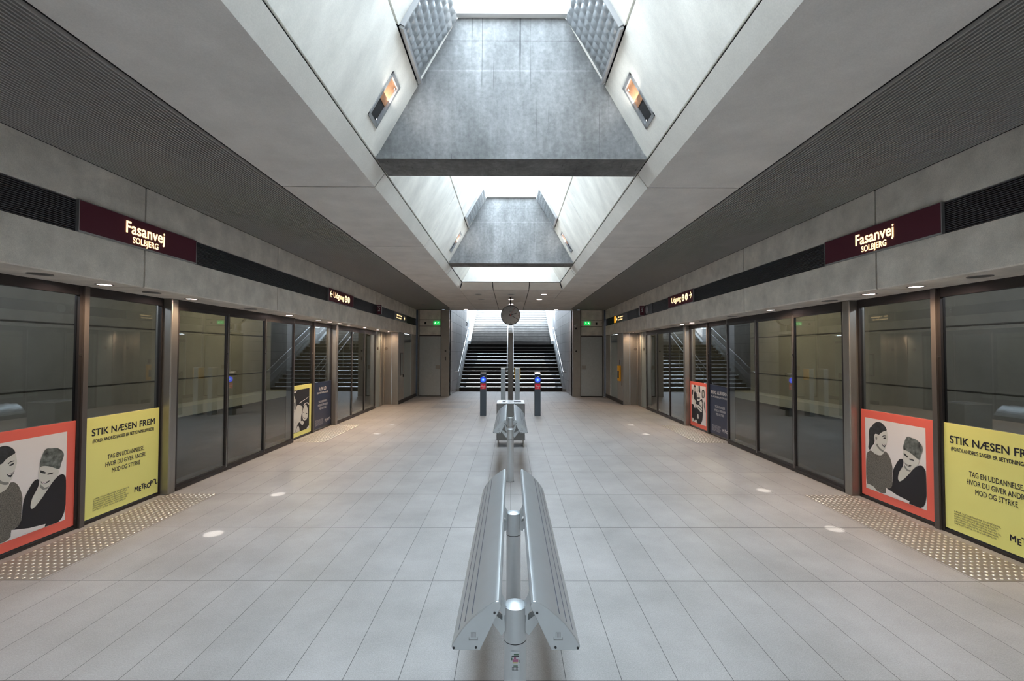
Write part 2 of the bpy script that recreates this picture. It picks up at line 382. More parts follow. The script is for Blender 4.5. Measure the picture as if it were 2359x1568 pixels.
def ceiling():
    m = MB()
    # 0 soffit panels, 1 slope, 2 dark backing, 3 rib
    m.m = 2
    prof = [(2.5, .985), (.83, .985), (.83, 1.0), (.775, 1.07), (.335, 1.845), (.335, 1.90)]
    for s in (-1, 1):
        for (a, b), (c, d) in zip(prof, prof[1:]):
            y1 = 6.95 if a < .9 else YE + .5
            m.quad((s * a, Y0, b), (s * c, Y0, d), (s * c, y1, d), (s * a, y1, b))
    m.quad((-.9, 6.93, 1.048), (.9, 6.93, 1.048), (.9, 6.93, 1.95), (-.9, 6.93, 1.95))
    m.box(-1.45, 1.45, 7.12, 10.58, .99, 1.03)
    m.box(-1.45, 1.45, 6.94, 7.3, 1.048, 1.95); m.box(-1.45, 1.45, 7.12, 7.3, 1.03, 1.05)
    m.m = 0
    ys = [Y0] + [j for j in JOINTS if Y0 < j < 10.6] + [10.6]
    gp = .0055
    for s in (-1, 1):
        for a, b in zip(ys, ys[1:]): m.box(s * .80, s * 1.34, a + gp, b - gp, ZC, ZC + .02)
    m.box(1.34, 1.395, 10.3, 10.6, ZC, ZC + .02); m.box(-1.34, -1.395, 10.3, 10.6, ZC, ZC + .02)
    for a, b in ((7.09, JOINTS[-1]), (JOINTS[-1], 10.6)):
        for x0, x1 in ((-.8, -.277), (-.277, .277), (.277, .8)): m.box(x0 + gp, x1 - gp, a + (gp if a > 8 else 0), b - gp, ZC, ZC + .02)
    m.box(-1.395, 1.395, 10.57, 10.62, ZC, 1.95)
    # bright lip that turns up into the shaft
    def slab(p, q, y0, y1, t=.02):
        # inclined slab between profile points p, q = (x, z) from y0 to y1, thickness outwards
        dx, dz = q[0] - p[0], q[1] - p[1]; L = math.hypot(dx, dz); nx, nz = abs(dz) / L, abs(dx) / L
        sg = 1 if p[0] > 0 else -1
        o = (sg * nx * t, nz * t)
        m.prism([p, q, (q[0] + o[0], q[1] + o[1]), (p[0] + o[0], p[1] + o[1])], y0, y1)
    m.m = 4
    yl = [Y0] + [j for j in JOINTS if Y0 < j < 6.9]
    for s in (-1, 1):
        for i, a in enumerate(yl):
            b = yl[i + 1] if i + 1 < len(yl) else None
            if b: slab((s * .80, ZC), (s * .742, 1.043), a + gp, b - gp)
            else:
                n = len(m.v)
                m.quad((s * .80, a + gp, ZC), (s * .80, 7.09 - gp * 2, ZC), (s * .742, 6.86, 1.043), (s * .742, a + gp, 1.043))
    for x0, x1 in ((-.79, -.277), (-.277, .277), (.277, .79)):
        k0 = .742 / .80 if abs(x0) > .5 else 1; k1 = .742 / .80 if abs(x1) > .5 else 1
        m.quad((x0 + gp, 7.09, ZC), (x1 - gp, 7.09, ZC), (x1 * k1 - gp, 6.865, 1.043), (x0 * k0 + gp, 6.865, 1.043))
    # end wall of the shaft
    m.m = 1
    m.quad((-.74, 6.88, 1.056), (.74, 6.88, 1.056), (.30, 6.88, 1.84), (-.30, 6.88, 1.84))
    # shaft slopes, cut round the floodlight niches and the quilted panels
    def SP(t): return (.737 - t * .437, 1.056 + t * .767)      # 0 foot of the slope, 1 at the rooflight
    T1, T2 = .515, .53
    BE = [-3.58, -.58, 2.475, 5.41]
    for s in (-1, 1):
        def S(t0, t1, y0, y1):
            p, q = SP(t0), SP(t1); slab((s * p[0], p[1]), (s * q[0], q[1]), y0, y1)
        for a, b in zip(yl, yl[1:] + [6.88]):
            bs = [x for x in BE if a < x - .297 and x - .16 < b]
            cuts = [(x - .297, x - .16) for x in bs]
            y = a + gp
            for c0, c1 in cuts:
                S(0, T1, y, c0); S(0, .107, c0, c1); S(.382, T1, c0, c1); y = c1
            S(0, T1, y, b - gp)
            q = [x for x in BE if a < x - .45 < b]
            y = a + gp
            for x in q:
                S(T2, 1, y, x - .452); y = x - .012
            if b > 6.8 or not q: S(T2, 1, y, b - gp)
            elif y < b - gp: S(T2, 1, y, b - gp)
    # ribbed side ceiling
    m.m = 3
    n = 47
    for s in (-1, 1):
        for i in range(n):
            x = 1.352 + (2.125 - 1.352) * i / (n - 1)
            m.box(s * (x - .0032), s * (x + .0032), Y0, YE, .953, .966)
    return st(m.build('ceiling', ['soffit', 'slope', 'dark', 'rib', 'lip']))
ceiling()
SPf = lambda t: (.737 - t * .437, 1.056 + t * .767)

# rooflight
def rooflight(n, ya, yb):
    r = structure('window_%d' % n, (0, ya, 1.84))
    m = MB(); t = .035
    m.box(-.335, .335, ya, ya + t, 1.83, 1.90); m.box(-.335, .335, yb - t, yb, 1.83, 1.90)
    m.box(-.335, -.335 + t, ya, yb, 1.83, 1.90); m.box(.335 - t, .335, ya, yb, 1.83, 1.90)
    m.build('frame', 'white_frame', r)
    m = MB(); m.box(-.36, -.335, ya, yb, 1.84, 2.22); m.box(.335, .36, ya, yb, 1.84, 2.22); m.build('kerb', 'white_frame', r)  # upstand added to keep direct sun out of the shaft
    box('pane', 'roof_glass', r, -.335, .335, ya, yb, 2.19, 2.20)
BE = [-3.58, -.58, 2.475, 5.41]
spans = [(Y0, -3.58), (-3.32, -.58), (-.32, 1.1), (1.1, 2.475), (2.73, 4.2), (4.2, 5.41), (5.67, 6.88)]
for i, (a, b) in enumerate(spans): rooflight(i + 1, a, b)

# beams across the shaft
beam_lab = {2: 'nearer concrete beam across the skylight shaft, broad dripping-stained face above the first pair of niches',
            3: 'farther concrete beam across the skylight shaft, smaller, seen beneath the nearer beam'}
for i, y in enumerate(BE[1:], 1):
    m = MB(); t = .255
    m.prism([(-.737, 1.053), (.737, 1.053), (.737, 1.075), (.295, 1.83), (-.295, 1.83), (-.737, 1.075)], y, y + t)
    m.prism([(-.735, 1.047), (.735, 1.047), (.735, 1.075), (-.735, 1.075)], y - .006, y + .004)
    o = m.build('concrete_beam', 'beam', None)
    tag(o, beam_lab.get(i, 'concrete beam across the skylight shaft behind the viewer'), 'beam', 'concrete beams across the skylight shaft')

# quilted metal panels and niche floodlights
def quilt(s, yb, label):
    t0, t1 = .54, .985; y0, y1 = yb - .445, yb - .02
    root = thing('quilted_panel', (s * .4, (y0 + y1) / 2, 1.6), label, 'metal panel', 'quilted metal panels beside the rooflight')
    m = MB(); nx, ny = 48, 42; idx = []
    nrm = Vector((-s * .869, 0, -.495))
    for i in range(nx + 1):
        for j in range(ny + 1):
            a, b = i / nx, j / ny
            t = t0 + (t1 - t0) * a; p = SPf(t)
            off = .012 + .026 * (1 - a) * 0 + .0085 * abs(math.sin(a * 8 * math.pi)) * abs(math.sin(b * 7 * math.pi)) - .012 * b * 0
            yy = y0 + (y1 - y0) * (b * (1 - .16 * (1 - a)))
            m.v.append(Vector((s * p[0], yy, p[1])) + nrm * off)
    for i in range(nx):
        for j in range(ny):
            k = i * (ny + 1) + j; m.f.append((k, k + 1, k + ny + 2, k + ny + 1)); m.mi.append(0); m.smooth.append(True)
    m.build('quilted_face', 'quilt', root)
    m = MB()
    p, q = SPf(t0 - .012), SPf(t0)
    for (ta, tb, ya, yb_) in ((t0 - .014, t0, y0, y1), (t0, t1, y0 - .007, y0)):
        p, q = SPf(ta), SPf(tb)
        m.prism([(s * p[0], p[1]), (s * q[0], q[1]), (s * (q[0] - .02), q[1] - .012), (s * (p[0] - .02), p[1] - .012)], ya, yb_)
    m.build('edge_frame', 'niche_frame', root)
    m = MB(); p, q = SPf(t0), SPf(t1)
    m.quad((s * (p[0] + .006), y0, p[1]), (s * (p[0] + .006), y1 + .02, p[1]), (s * (q[0] + .006), y1 + .02, q[1]), (s * (q[0] + .006), y0, q[1]))
    m.build('backing_plate', 'alu_dark', root)
def niche(s, yb, label):
    ya, yc = yb - .297, yb - .16; t0, t1 = .107, .382
    root = thing('niche_floodlight', (s * .63, (ya + yc) / 2, 1.24), label, 'light', 'floodlights set in the shaft niches')
    def PT(t, y, d): p = SPf(t); return (s * (p[0] + .869 * d), y, p[1] + .495 * d)
    def pbox(m, t0, t1, y0, y1, d0, d1):
        n = len(m.v)
        for d in (d0, d1):
            m.v += [Vector(PT(t0, y0, d)), Vector(PT(t1, y0, d)), Vector(PT(t1, y1, d)), Vector(PT(t0, y1, d))]
        for f in ((0, 3, 2, 1), (4, 5, 6, 7), (0, 1, 5, 4), (1, 2, 6, 5), (2, 3, 7, 6), (3, 0, 4, 7)):
            m.f.append(tuple(n + i for i in f)); m.mi.append(0); m.smooth.append(False)
    m = MB(); e = .016; et = .02
    pbox(m, t0, t0 + et, ya, yc, -.004, .04); pbox(m, t1 - et, t1, ya, yc, -.004, .04)
    pbox(m, t0, t1, ya, ya + e, -.004, .04); pbox(m, t0, t1, yc - e, yc, -.004, .04)
    m.build('frame', 'niche_frame', root)
    tm = (t0 + t1) / 2 - .01
    m = MB(); pbox(m, tm, t1 - et, ya + e, yc - e, .008, .035); m.build('reflector', 'copper', root)
    m = MB(); pbox(m, t0 + et, tm, ya + e, yc - e, .012, .035); m.build('cover_plate', 'black', root)
    for t in (t0 + .035, t1 - .035):
        for y in (ya + .026, yc - .026): MB().lathe(PT(t, y, .008), [(.0001, -.004), (.004, -.004), (.004, .004), (.0001, .004)], 8).build('screw', 'chrome', root)
    d = bpy.data.lights.new('flood', 'AREA'); d.energy = .7; d.size = .16; d.color = (1, .97, .92)
    o = bpy.data.objects.new('flood', d); COL.objects.link(o); o.parent = root; o.location = W(PT(.26, (ya + yc) / 2, -.02)) - wloc(root)
    o.rotation_euler = Vector((-s * .8, 0, .6)).to_track_quat('-Z', 'Y').to_euler()
for s, sd in ((-1, 'left'), (1, 'right')):
    for y, nm in ((2.475, 'nearer'), (5.41, 'farther'), (-.58, 'rear')):
        quilt(s, y, 'quilted reflective metal panel on the %s shaft slope, before the %s concrete beam' % (sd, nm))
        niche(s, y, 'framed floodlight niche with copper glow on the %s shaft slope at the %s beam' % (sd, nm))

# ------------------------------------------------------------------ side walls (fascia), louvre bands, tunnels
def side(s, nm):
    m = MB()
    ys = [Y0] + [j + .005 for j in JOINTS if Y0 < j < YE] + [YE]; gp = .006
    for a, b in zip(ys, ys[1:]):
        g0 = gp if a > Y0 else 0; g1 = gp if b < YE else 0
        m.m = 0
        m.box(s * XF, s * (XF + .05), a + g0, b - g1, .748, .955)
        if a < 8.7: m.prism([(s * XF, ZF + .006), (s * (XF + .006), ZF), (s * (XG + .02), ZF), (s * (XG + .02), ZF + .05), (s * (XF + .05), ZF + .05), (s * (XF + .05), .588), (s * XF, .588)], a + g0, b - g1)
        else: m.box(s * XF, s * (XF + .05), a + g0, b - g1, ZF, .588)
    m.m = 1
    m.box(s * (XF + .052), s * (XF + .07), Y0, YE, ZF + .05, 1.0)
    m.box(s * (XF + .01), s * (XF + .05), Y0, YE, .955, .985)
    m.m = 2
    for i in range(17):
        z = .594 + i * (.742 - .594) / 16
        m.box(s * (XF + .006), s * (XF + .022), Y0, YE, z - .0022, z + .0022)
    return st(m.build('wall_' + nm, ['fascia', 'dark', 'louvre']))
side(-1, 'left'); side(1, 'right')
# tunnels
for s, nm in ((-1, 'left'), (1, 'right')):
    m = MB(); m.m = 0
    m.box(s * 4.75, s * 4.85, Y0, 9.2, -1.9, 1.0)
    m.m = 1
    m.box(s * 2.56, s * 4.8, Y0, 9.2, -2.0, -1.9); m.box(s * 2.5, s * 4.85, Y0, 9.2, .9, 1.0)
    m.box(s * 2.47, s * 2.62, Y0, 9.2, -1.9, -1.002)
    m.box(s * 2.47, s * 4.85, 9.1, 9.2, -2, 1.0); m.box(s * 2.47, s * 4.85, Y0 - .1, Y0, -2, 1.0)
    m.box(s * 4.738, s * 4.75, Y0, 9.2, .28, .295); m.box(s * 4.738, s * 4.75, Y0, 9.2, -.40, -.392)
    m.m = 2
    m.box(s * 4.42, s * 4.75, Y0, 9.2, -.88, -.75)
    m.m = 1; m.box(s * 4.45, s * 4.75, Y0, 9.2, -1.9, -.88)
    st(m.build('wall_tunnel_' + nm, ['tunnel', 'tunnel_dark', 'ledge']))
# wall behind the viewer
m = MB(); m.box(-4.85, 4.85, Y0 - .12, Y0 - .02, -1.14, 1.95)
st(m.build('wall_rear', 'fascia'))

# ------------------------------------------------------------------ platform screen doors
GB = -.985; GT = .318
wn, dn = [20], [20]
def bay(s, P, last=False):
    """door zone P..P+1.8, then fixed panels up to P+2.99, pillar"""
    x = s * XD
    d = structure('door_%d' % dn[0], (x, P, -1)); dn[0] += 1
    # sill, header, return walls
    m = MB(); m.box(s * (XD - .012), s * (XD + .03), P + .01, P + 1.79, -1.0, -.975); m.box(s * (XD - .006), s * (XD + .03), P + .01, P + 1.79, .318, ZF)
    m.build('threshold', 'frame', d)
    for i in range(3):
        a = P + .012 + i * .596; b = a + .592; f = .017
        if last and i == 3: break
        m = MB()
        m.box(s * (XD - .004), s * (XD + .016), a, a + f, -.975, .318); m.box(s * (XD - .004), s * (XD + .016), b - f, b, -.975, .318)
        m.box(s * (XD - .004), s * (XD + .016), a + f, b - f, -.975, -.955); m.box(s * (XD - .004), s * (XD + .016), a + f, b - f, .298, .318)
        lf = m.build('leaf_frame', 'frame', d)
        box('pane', 'door_glass', lf, s * (XD + .004), s * (XD + .009), a + f, b - f, -.955, .298)
        box('closing_edge', 'frame_light', lf, s * (XD - .008), s * (XD - .0045), b - .005, b + .004, -.975, .318)
        mm = MB().lathe((s * (XD - .006), b, -.02), [(.0001, -.004), (.008, -.004), (.008, .004), (.0001, .004)], 12, 'x'); mm.build('latch', 'chrome', lf)
    # end returns
    m = MB(); m.box(s * (XD - .004), s * (XG + .03), P + 1.792, P + 1.806, -1, ZF)
    m.build('end_return', 'frame_light', d)
    if not last:
        wN = structure('window_%d' % wn[0], (s * XG, P + 1.8, -1)); wn[0] += 1
        a0 = P + 1.81; a1 = P + 2.385; a2 = P + 2.985
        m = MB()
        m.box(s * (XG - .008), s * (XG + .02), a0, a2, -1.0, GB + .0); m.box(s * (XG - .008), s * (XG + .02), a0, a2, GT, ZF)
        for y in (a0 + .008, a2 - .008): m.box(s * (XG - .006), s * (XG + .02), y - .008, y + .008, GB, GT)
        m.build('frame', 'frame', wN)
        box('mullion', 'mullion', wN, s * (XG - .022), s * (XG + .02), a1 - .012, a1 + .018, -1, ZF)
        box('mullion_seal', 'frame', wN, s * (XG - .010), s * (XG + .02), a1 - .03, a1 - .012, -1, ZF)
        for y0, y1 in ((a0 + .016, a1 - .03), (a1 + .018, a2 - .016)):
            box('pane', 'door_glass', wN, s * (XG + .004), s * (XG + .009), y0, y1, GB, GT)
        mm = MB().lathe((s * (XG - .0105), a1 - .021, -.02), [(.0001, -.0015), (.008, -.0015), (.008, .0015), (.0001, .0015)], 12, 'x'); mm.build('latch', 'chrome', wN)
        pl = structure('trim_%d' % wn[0], (s * XG, a2, -1))
        m = MB(); m.box(s * (XD - .022), s * (XG + .05), a2, P + 3.05, -1, ZF)
        m.build('pillar', 'steel', pl, bevel=.012)
for s in (-1, 1):
    for P, last in ((3.30 - 6.11, False), (.245, False), (3.30, False), (6.355, True)): bay(s, P, last)
# steel panels beyond the last door
def returns(s, nm):
    r = structure('wall_steel_' + nm, (s * XG, 8.16, -1))
    m = MB(); m.box(s * XD, s * (XD + .02), 8.165, 8.45, -.99, ZF); m.build('panel', 'pale_glass', r)
    m = MB(); m.box(s * (XD - .01), s * (XD + .02), 8.45, 8.50, -1, ZF); m.box(s * (XD - .01), s * (XD + .02), 8.70, 8.745, -1, ZF); m.build('post', 'steel_dull', r)
    box('panel', 'steel', r, s * XD, s * (XD + .02), 8.50, 8.70, -1, ZF)
    m = MB(); m.box(s * 2.265, s * 2.46, 8.74, 8.80, -1, ZF); m.build('return_panel', 'steel', r)
    m = MB(); m.box(s * (XF), s * 2.26, 8.74, 8.80, -1, ZF); m.build('return_panel', 'steel', r)
    for (px, py) in ((s * XD, 8.31), (s * 2.37, 8.74)):
        m = MB()
        if px == s * XD: m.lathe((px - s * .003, py, .06), [(.0001, -.003), (.028, -.003), (.028, .003), (.0001, .003)], 20, 'x')
        else: m.lathe((px, py - .003, .06), [(.0001, -.003), (.028, -.003), (.028, .003), (.0001, .003)], 20, 'y')
        m.build('round_notice', 'mullion', r)
    m = MB(); m.box(s * XF, s * (XF + .05), 8.80, 9.22, -.93, ZF); m.box(s * XF, s * (XF + .05), 9.86, YE, -.93, ZF); m.build('panel', 'steel_dull', r)
    box('side_light', 'pale_glass', r, s * (XF + .004), s * (XF + .05), 9.23, 9.85, -.93, ZF - .01)
    box('side_light_band', 'stand', r, s * (XF + .003), s * (XF + .01), 9.23, 9.85, .20, .25)
    box('kick_plate', 'frame', r, s * (XF - .012), s * (XF + .05), 8.80, YE, -1.0, -.93)
    m = MB(); m.box(s * (XF - .002), s * (XF + .02), 8.8, YE, ZF - .003, ZF + .004); m.build('joint', 'dark', r)
returns(-1, 'left'); returns(1, 'right')

# ------------------------------------------------------------------ end walls with doors, columns
def endwall(s, nm, n):
    r = structure('wall_end_' + nm, (s * 1.8, YE, -1))
    m = MB(); m.box(s * 1.57, s * 2.3, YE + .02, YE + .1, -1, 1.0); m.m = 0; m.build('backing', 'dark', r)
    m = MB(); m.box(s * 1.39, s * 1.565, YE - .03, YE + .22, -1, ZC - .02); m.build('column', 'steel_dull', r)
    for a, b in ((.375, .575), (.585, .72), (.73, .945)):
        box('cladding', 'fascia', r, s * 1.585, s * 2.06, YE, YE + .02, a, b)
    box('post', 'steel_dull', r, s * 2.065, s * 2.10, YE, YE + .02, -1, .945)
    m = MB().lathe((s * 1.47, YE - .034, .02), [(.0001, -.004), (.02, -.004), (.02, .004), (.0001, .004)], 16, 'y'); m.build('button', 'black', r)
    if s < 0: box('slot', 'black', r, s * 1.458, s * 1.48, YE - .036, YE - .03, -.19, -.11)
    d = structure('door_%d' % n, (s * 1.83, YE, -1))
    box('leaf', 'grey_door', d, s * 1.578, s * 2.06, YE - .004, YE + .02, -.985, .352)
    m = MB(); m.box(s * 1.565, s * 1.578, YE - .008, YE + .02, -1, .366); m.box(s * 2.06, s * 2.075, YE - .008, YE + .02, -1, .366); m.box(s * 1.578, s * 2.06, YE - .008, YE + .02, .354, .368)
    m.build('frame', 'frame', d)
    box('lock_plate', 'steel_dull', d, s * 1.60, s * 1.69, YE - .012, YE - .004, -.39, -.30)
    box('speaker_grille', 'black', r, s * 1.91, s * 1.95, YE - .01, YE, .62, .67)
endwall(-1, 'left', 1); endwall(1, 'right', 2)

# stair corridor
ZS = 11.78; RR = .0959; TT = .20
def stair_profile():
    pts = []
    for k in range(1, 14): pts.append((ZS + (k - 1) * TT, -1 + k * RR))
    for k in range(14, 29): pts.append((15.0 + (k - 14) * TT, -1 + k * RR))
    return pts
NOS = stair_profile()
for s, nm in ((-1, 'left'), (1, 'right')):
    m = MB()
    # courses of granite slabs
    zc = [-1.0, -.93]; z = -.93
    while z < 2.2: z += .235; zc.append(min(z, 2.2))
    yc = [YE + .05]; y = YE + .05
    while y < 14.4: y += .62; yc.append(min(y, 14.45))
    for a, b in zip(zc, zc[1:]):
        for c, d in zip(yc, yc[1:]):
            m.box(s * 1.39, s * 1.44, c + .002, d - .002, a + .002, b - .002)
    m.m = 1; m.box(s * 1.396, s * 1.5, YE + .05, 14.45, -1.14, 2.2)
    m.m = 0
    m.box(s * 1.44, s * 2.3, 14.40, 14.5, 0, 2.2)
    yy = 14.45
    for i in range(9):
        m.box(s * 1.62, s * 1.7, yy + .003, yy + .617, -.2, 2.75 if s > 0 else 2.2); yy += .62  # right wall raised out of view to shade the upper steps
    st(m.build('wall_stairs_' + nm, ['granite_wall', 'dark']))
    # stringer
    m = MB()
    prof = [(ZS - .12, -1.0), (ZS - .12, -.93)] + [(ZS + 12 * TT, .36), (15.0, .36), (15 + 14 * TT, 1.78), (18.1, 1.78), (18.1, -.3), (ZS + 1, -1.0)]
    m.prism(prof, s * 1.315, s * 1.388, 'x'); m2 = m.build('trim_%d' % (50 + s), 'alu_dark'); st(m2)
m = MB(); m.prism([(10.62, 1.0), (15.4, 1.78), (15.4, 2.2), (10.62, 1.3)], -1.75, 1.75, 'x'); st(m.build('ceiling_stairs', 'soffit'))  # stair roof drawn out beyond view to hold back sky light

m = MB(); m.box(-1.8, 1.8, 20.0, 20.2, .5, 2.7); st(m.build('wall_stairs_top', 'granite_wall'))  # unseen wall added to block the low sky beyond the stairs
sc_ = thing('staircase', (0, ZS, -1), 'wide dark stone staircase with pale nosings climbing to daylight at the end', 'stairs')
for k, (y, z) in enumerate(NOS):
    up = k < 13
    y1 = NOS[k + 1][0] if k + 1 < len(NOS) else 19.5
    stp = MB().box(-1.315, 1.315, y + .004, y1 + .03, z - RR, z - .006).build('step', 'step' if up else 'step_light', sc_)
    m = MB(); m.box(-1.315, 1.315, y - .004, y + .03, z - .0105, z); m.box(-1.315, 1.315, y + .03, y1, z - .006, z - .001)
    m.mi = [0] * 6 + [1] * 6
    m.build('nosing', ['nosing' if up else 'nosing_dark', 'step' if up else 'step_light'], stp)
# handrails
def rail_path(x, x_end, xin):
    pts = [(x_end, 11.52, -.50), (x + (x_end - x) * .2, 11.56, -.50), (x, 11.62, -.487)]
    pts += [(x, 14.2, .75), (x, 14.32, .78)]
    return pts
def smooth(pts, n=5):
    out = [Vector(pts[0])]
    for a, b, c in zip(pts, pts[1:], pts[2:]):
        a, b, c = Vector(a), Vector(b), Vector(c); r = min((b - a).length, (c - b).length, .08) * .5
        p = b + (a - b).normalized() * r; q = b + (c - b).normalized() * r
        for i in range(n + 1):
            t = i / n; out.append(p * (1 - t) ** 2 + b * 2 * t * (1 - t) + q * t * t)
    out.append(Vector(pts[-1])); return out
for s, sd in ((-1, 'left'), (1, 'right')):
    r = thing('handrail', (s * 1.33, 11.6, -1), 'bright steel handrail fixed along the %s wall of the staircase' % sd, 'handrail', 'handrails of the staircase')
    x = s * 1.325
    MB().tube(smooth([(s * 1.385, 11.50, -.50), (x, 11.52, -.50), (x, 11.62, -.487), (x, 14.2, .75), (x, 14.9, .76), (x, 17.8, 2.15)]), .011).build('rail', 'chrome', r)
    MB().tube(smooth([(x, 11.75, -.62), (x, 14.2, .55), (x, 14.9, .57), (x, 17.6, 1.88)]), .008).build('lower_rail', 'alu_dark', r)
    for i in range(7):
        y = 11.8 + i * .38; z = -.487 + (y - 11.62) * .4795
        MB().tube(smooth([(s * 1.388, y, z - .03), (x, y, z - .03), (x, y, z)]), .005, 8).build('bracket', 'alu_dark', r)
r = thing('centre_handrail', (0, 11.6, -1), 'twin steel handrail rising up the middle of the staircase, behind the totem', 'handrail', 'handrails of the staircase')
for x in (-.095, .065):
    MB().tube(smooth([(x, 11.6, -.56), (x, 11.55, -.50), (x, 11.66, -.48), (x, 14.2, .77), (x, 14.4, .80)]), .011).build('rail', 'chrome', r)
    MB().tube(smooth([(x, 14.9, .45), (x, 14.9, .80), (x, 15.1, .87), (x, 17.6, 2.07)]), .011).build('rail', 'chrome', r)
    for y in (11.95, 12.95, 13.95):
        k = int((y - ZS) / TT) + 1
        MB().tube([(x, y, -1 + k * RR), (x, y, -.48 + (y - 11.66) * .492)], .007, 8).build('baluster', 'alu_dark', r)
for y, z in ((14.35, .79), (12.95, .14)): MB().tube([(-.095, y, z), (.065, y, z)], .008, 8).build('cross_bar', 'chrome', r)

# ------------------------------------------------------------------ station signs on the fascia
def sign(name, s, y_far, y_near, label, cat, group, face='maroon', z0=.588, z1=.749, depth=.012):
    ya = y_near if s < 0 else y_far          # left end as read
    x = s * (XF - depth)
    root = thing(name, (s * XF, (y_far + y_near) / 2, z0), label, cat, group)
    wd = (y_far - y_near) * H; hg = (z1 - z0) * H
    MB().box(s * (XF - depth + .001), s * (XF + .004), y_near, y_far, z0 + .008, z1 - .003).build('sign_face', face, root)
    m = MB(); t = .004
    m.box(s * (XF - depth - .002), s * (XF + .004), y_near, y_far, z0, z0 + .008); m.box(s * (XF - depth - .001), s * (XF + .004), y_near - t, y_near, z0, z1)
    m.box(s * (XF - depth - .001), s * (XF + .004), y_far, y_far + t, z0, z1); m.box(s * (XF - depth - .001), s * (XF + .004), y_near, y_far, z1 - .003, z1)
    m.build('frame', 'alu_dark', root)
    return root, Frame(s, ya, z0, x), wd, hg
for s, sd in ((-1, 'left'), (1, 'right')):
    r, fr, wd, hg = sign('station_sign', s, 3.092, 2.253, 'long maroon lit station name sign high on the %s wall' % sd, 'sign', 'station name signs')
    cx = wd * (.492 if s < 0 else .495)
    text('lettering', 'Fasanvej', fr, cx, hg * .43, .002, hg * .58, 'sign_text', r, 'CENTER', .030, width=wd * .335)
    text('lettering', 'SOLBJERG', fr, cx, hg * .13, .002, hg * .31, 'sign_text', r, 'CENTER', .030, width=wd * .22)
def arrow(name, fr, cx, cy, r_, dirn, m_, parent):
    t = r_ * .17
    sh = [(-r_, -t), (r_ * .75, -t), (r_ * .75, t), (-r_, t)]
    h1 = [(r_ * 1.0, 0), (r_ * .1, r_ * 1.0), (r_ * -.22, r_ * 1.0), (r_ * .62, 0)]
    h2 = [(r_ * 1.0, 0), (r_ * .62, 0), (r_ * -.22, -r_ * 1.0), (r_ * .1, -r_ * 1.0)]
    P = [[(cx + dirn * a, cy + b) for a, b in q] for q in (sh, h1, h2)]
    flat(name, fr, P, .002, m_, parent)
def disc(fr, cx, cy, r_, d, m_, parent, name='symbol', n=24):
    return flat(name, fr, [[(cx + r_ * math.cos(2 * math.pi * k / n), cy + r_ * math.sin(2 * math.pi * k / n)) for k in range(n)]], d, m_, parent)
for s, sd in ((-1, 'left'), (1, 'right')):
    r, fr, wd, hg = sign('exit_sign', s, 6.20, 5.355, 'maroon lit exit direction sign with arrow and lift symbols on the %s wall' % sd, 'sign', 'exit direction signs')
    k = lambda u: wd * (u if s < 0 else 1 - u)
    arrow('arrow', fr, k(.085), hg * .58, hg * .24, s * 1, 'sign_text', r) if s > 0 else arrow('arrow', fr, k(.085), hg * .58, hg * .24, -1, 'sign_text', r)
    text('lettering', 'Udgang', fr, wd * (.366 if s < 0 else .35), hg * .38, .002, hg * .60, 'sign_text', r, 'CENTER', .028, width=wd * .40)
    for u in (.655, .775):
        cx = k(u) if s < 0 else k(u - .37 + .0 if u > .7 else .24)
        if s > 0: cx = wd * (.64 if u < .7 else .77)
        disc(fr, cx, hg * .54, hg * .27, .002, 'sign_text', r)
        flat('pictogram', fr, [[(cx - hg * .1, hg * .40), (cx + hg * .1, hg * .40), (cx + hg * .1, hg * .50), (cx - hg * .1, hg * .50)], [(cx - hg * .12, hg * .58), (cx + hg * .12, hg * .58), (cx + hg * .12, hg * .64), (cx - hg * .12, hg * .64)]] if u < .7 else
             [[(cx - hg * .12, hg * .66), (cx - hg * .05, hg * .70), (cx + hg * .13, hg * .42), (cx + hg * .06, hg * .38)]], .003, 'maroon', r)
# direction signs near the end
r, fr, wd, hg = sign('direction_sign', -1, 9.36, 8.40, 'grey lit direction sign with small yellow lettering near the far end of the left wall', 'sign', 'direction signs', 'sign_grey', .592, .737)
text('lettering', 'CBS · Copenhagen', fr, wd * .15, hg * .60, .002, hg * .24, 'sign_text', r, 'LEFT', .02, width=wd * .42)
text('lettering', 'Business School', fr, wd * .15, hg * .26, .002, hg * .24, 'sign_text', r, 'LEFT', .02, width=wd * .36)
arrow('arrow', fr, wd * .80, hg * .48, hg * .24, 1, 'sign_text', r)
r, fr, wd, hg = sign('direction_sign', 1, 9.44, 8.42, 'grey lit direction sign with orange band near the far end of the right wall', 'sign', 'direction signs', 'sign_grey', .592, .737)
flat('orange_band', fr, [[(0.0, hg * .06), (wd * .14, hg * .06), (wd * .14, hg * .97), (0.0, hg * .97)]], .002, 'orange', r)
arrow('arrow', fr, wd * .23, hg * .50, hg * .24, -1, 'sign_text', r)
text('lettering', 'CBS · Copenhagen', fr, wd * .34, hg * .60, .002, hg * .24, 'sign_text', r, 'LEFT', .02, width=wd * .37)
text('lettering', 'Business School', fr, wd * .34, hg * .26, .002, hg * .24, 'sign_text', r, 'LEFT', .02, width=wd * .33)
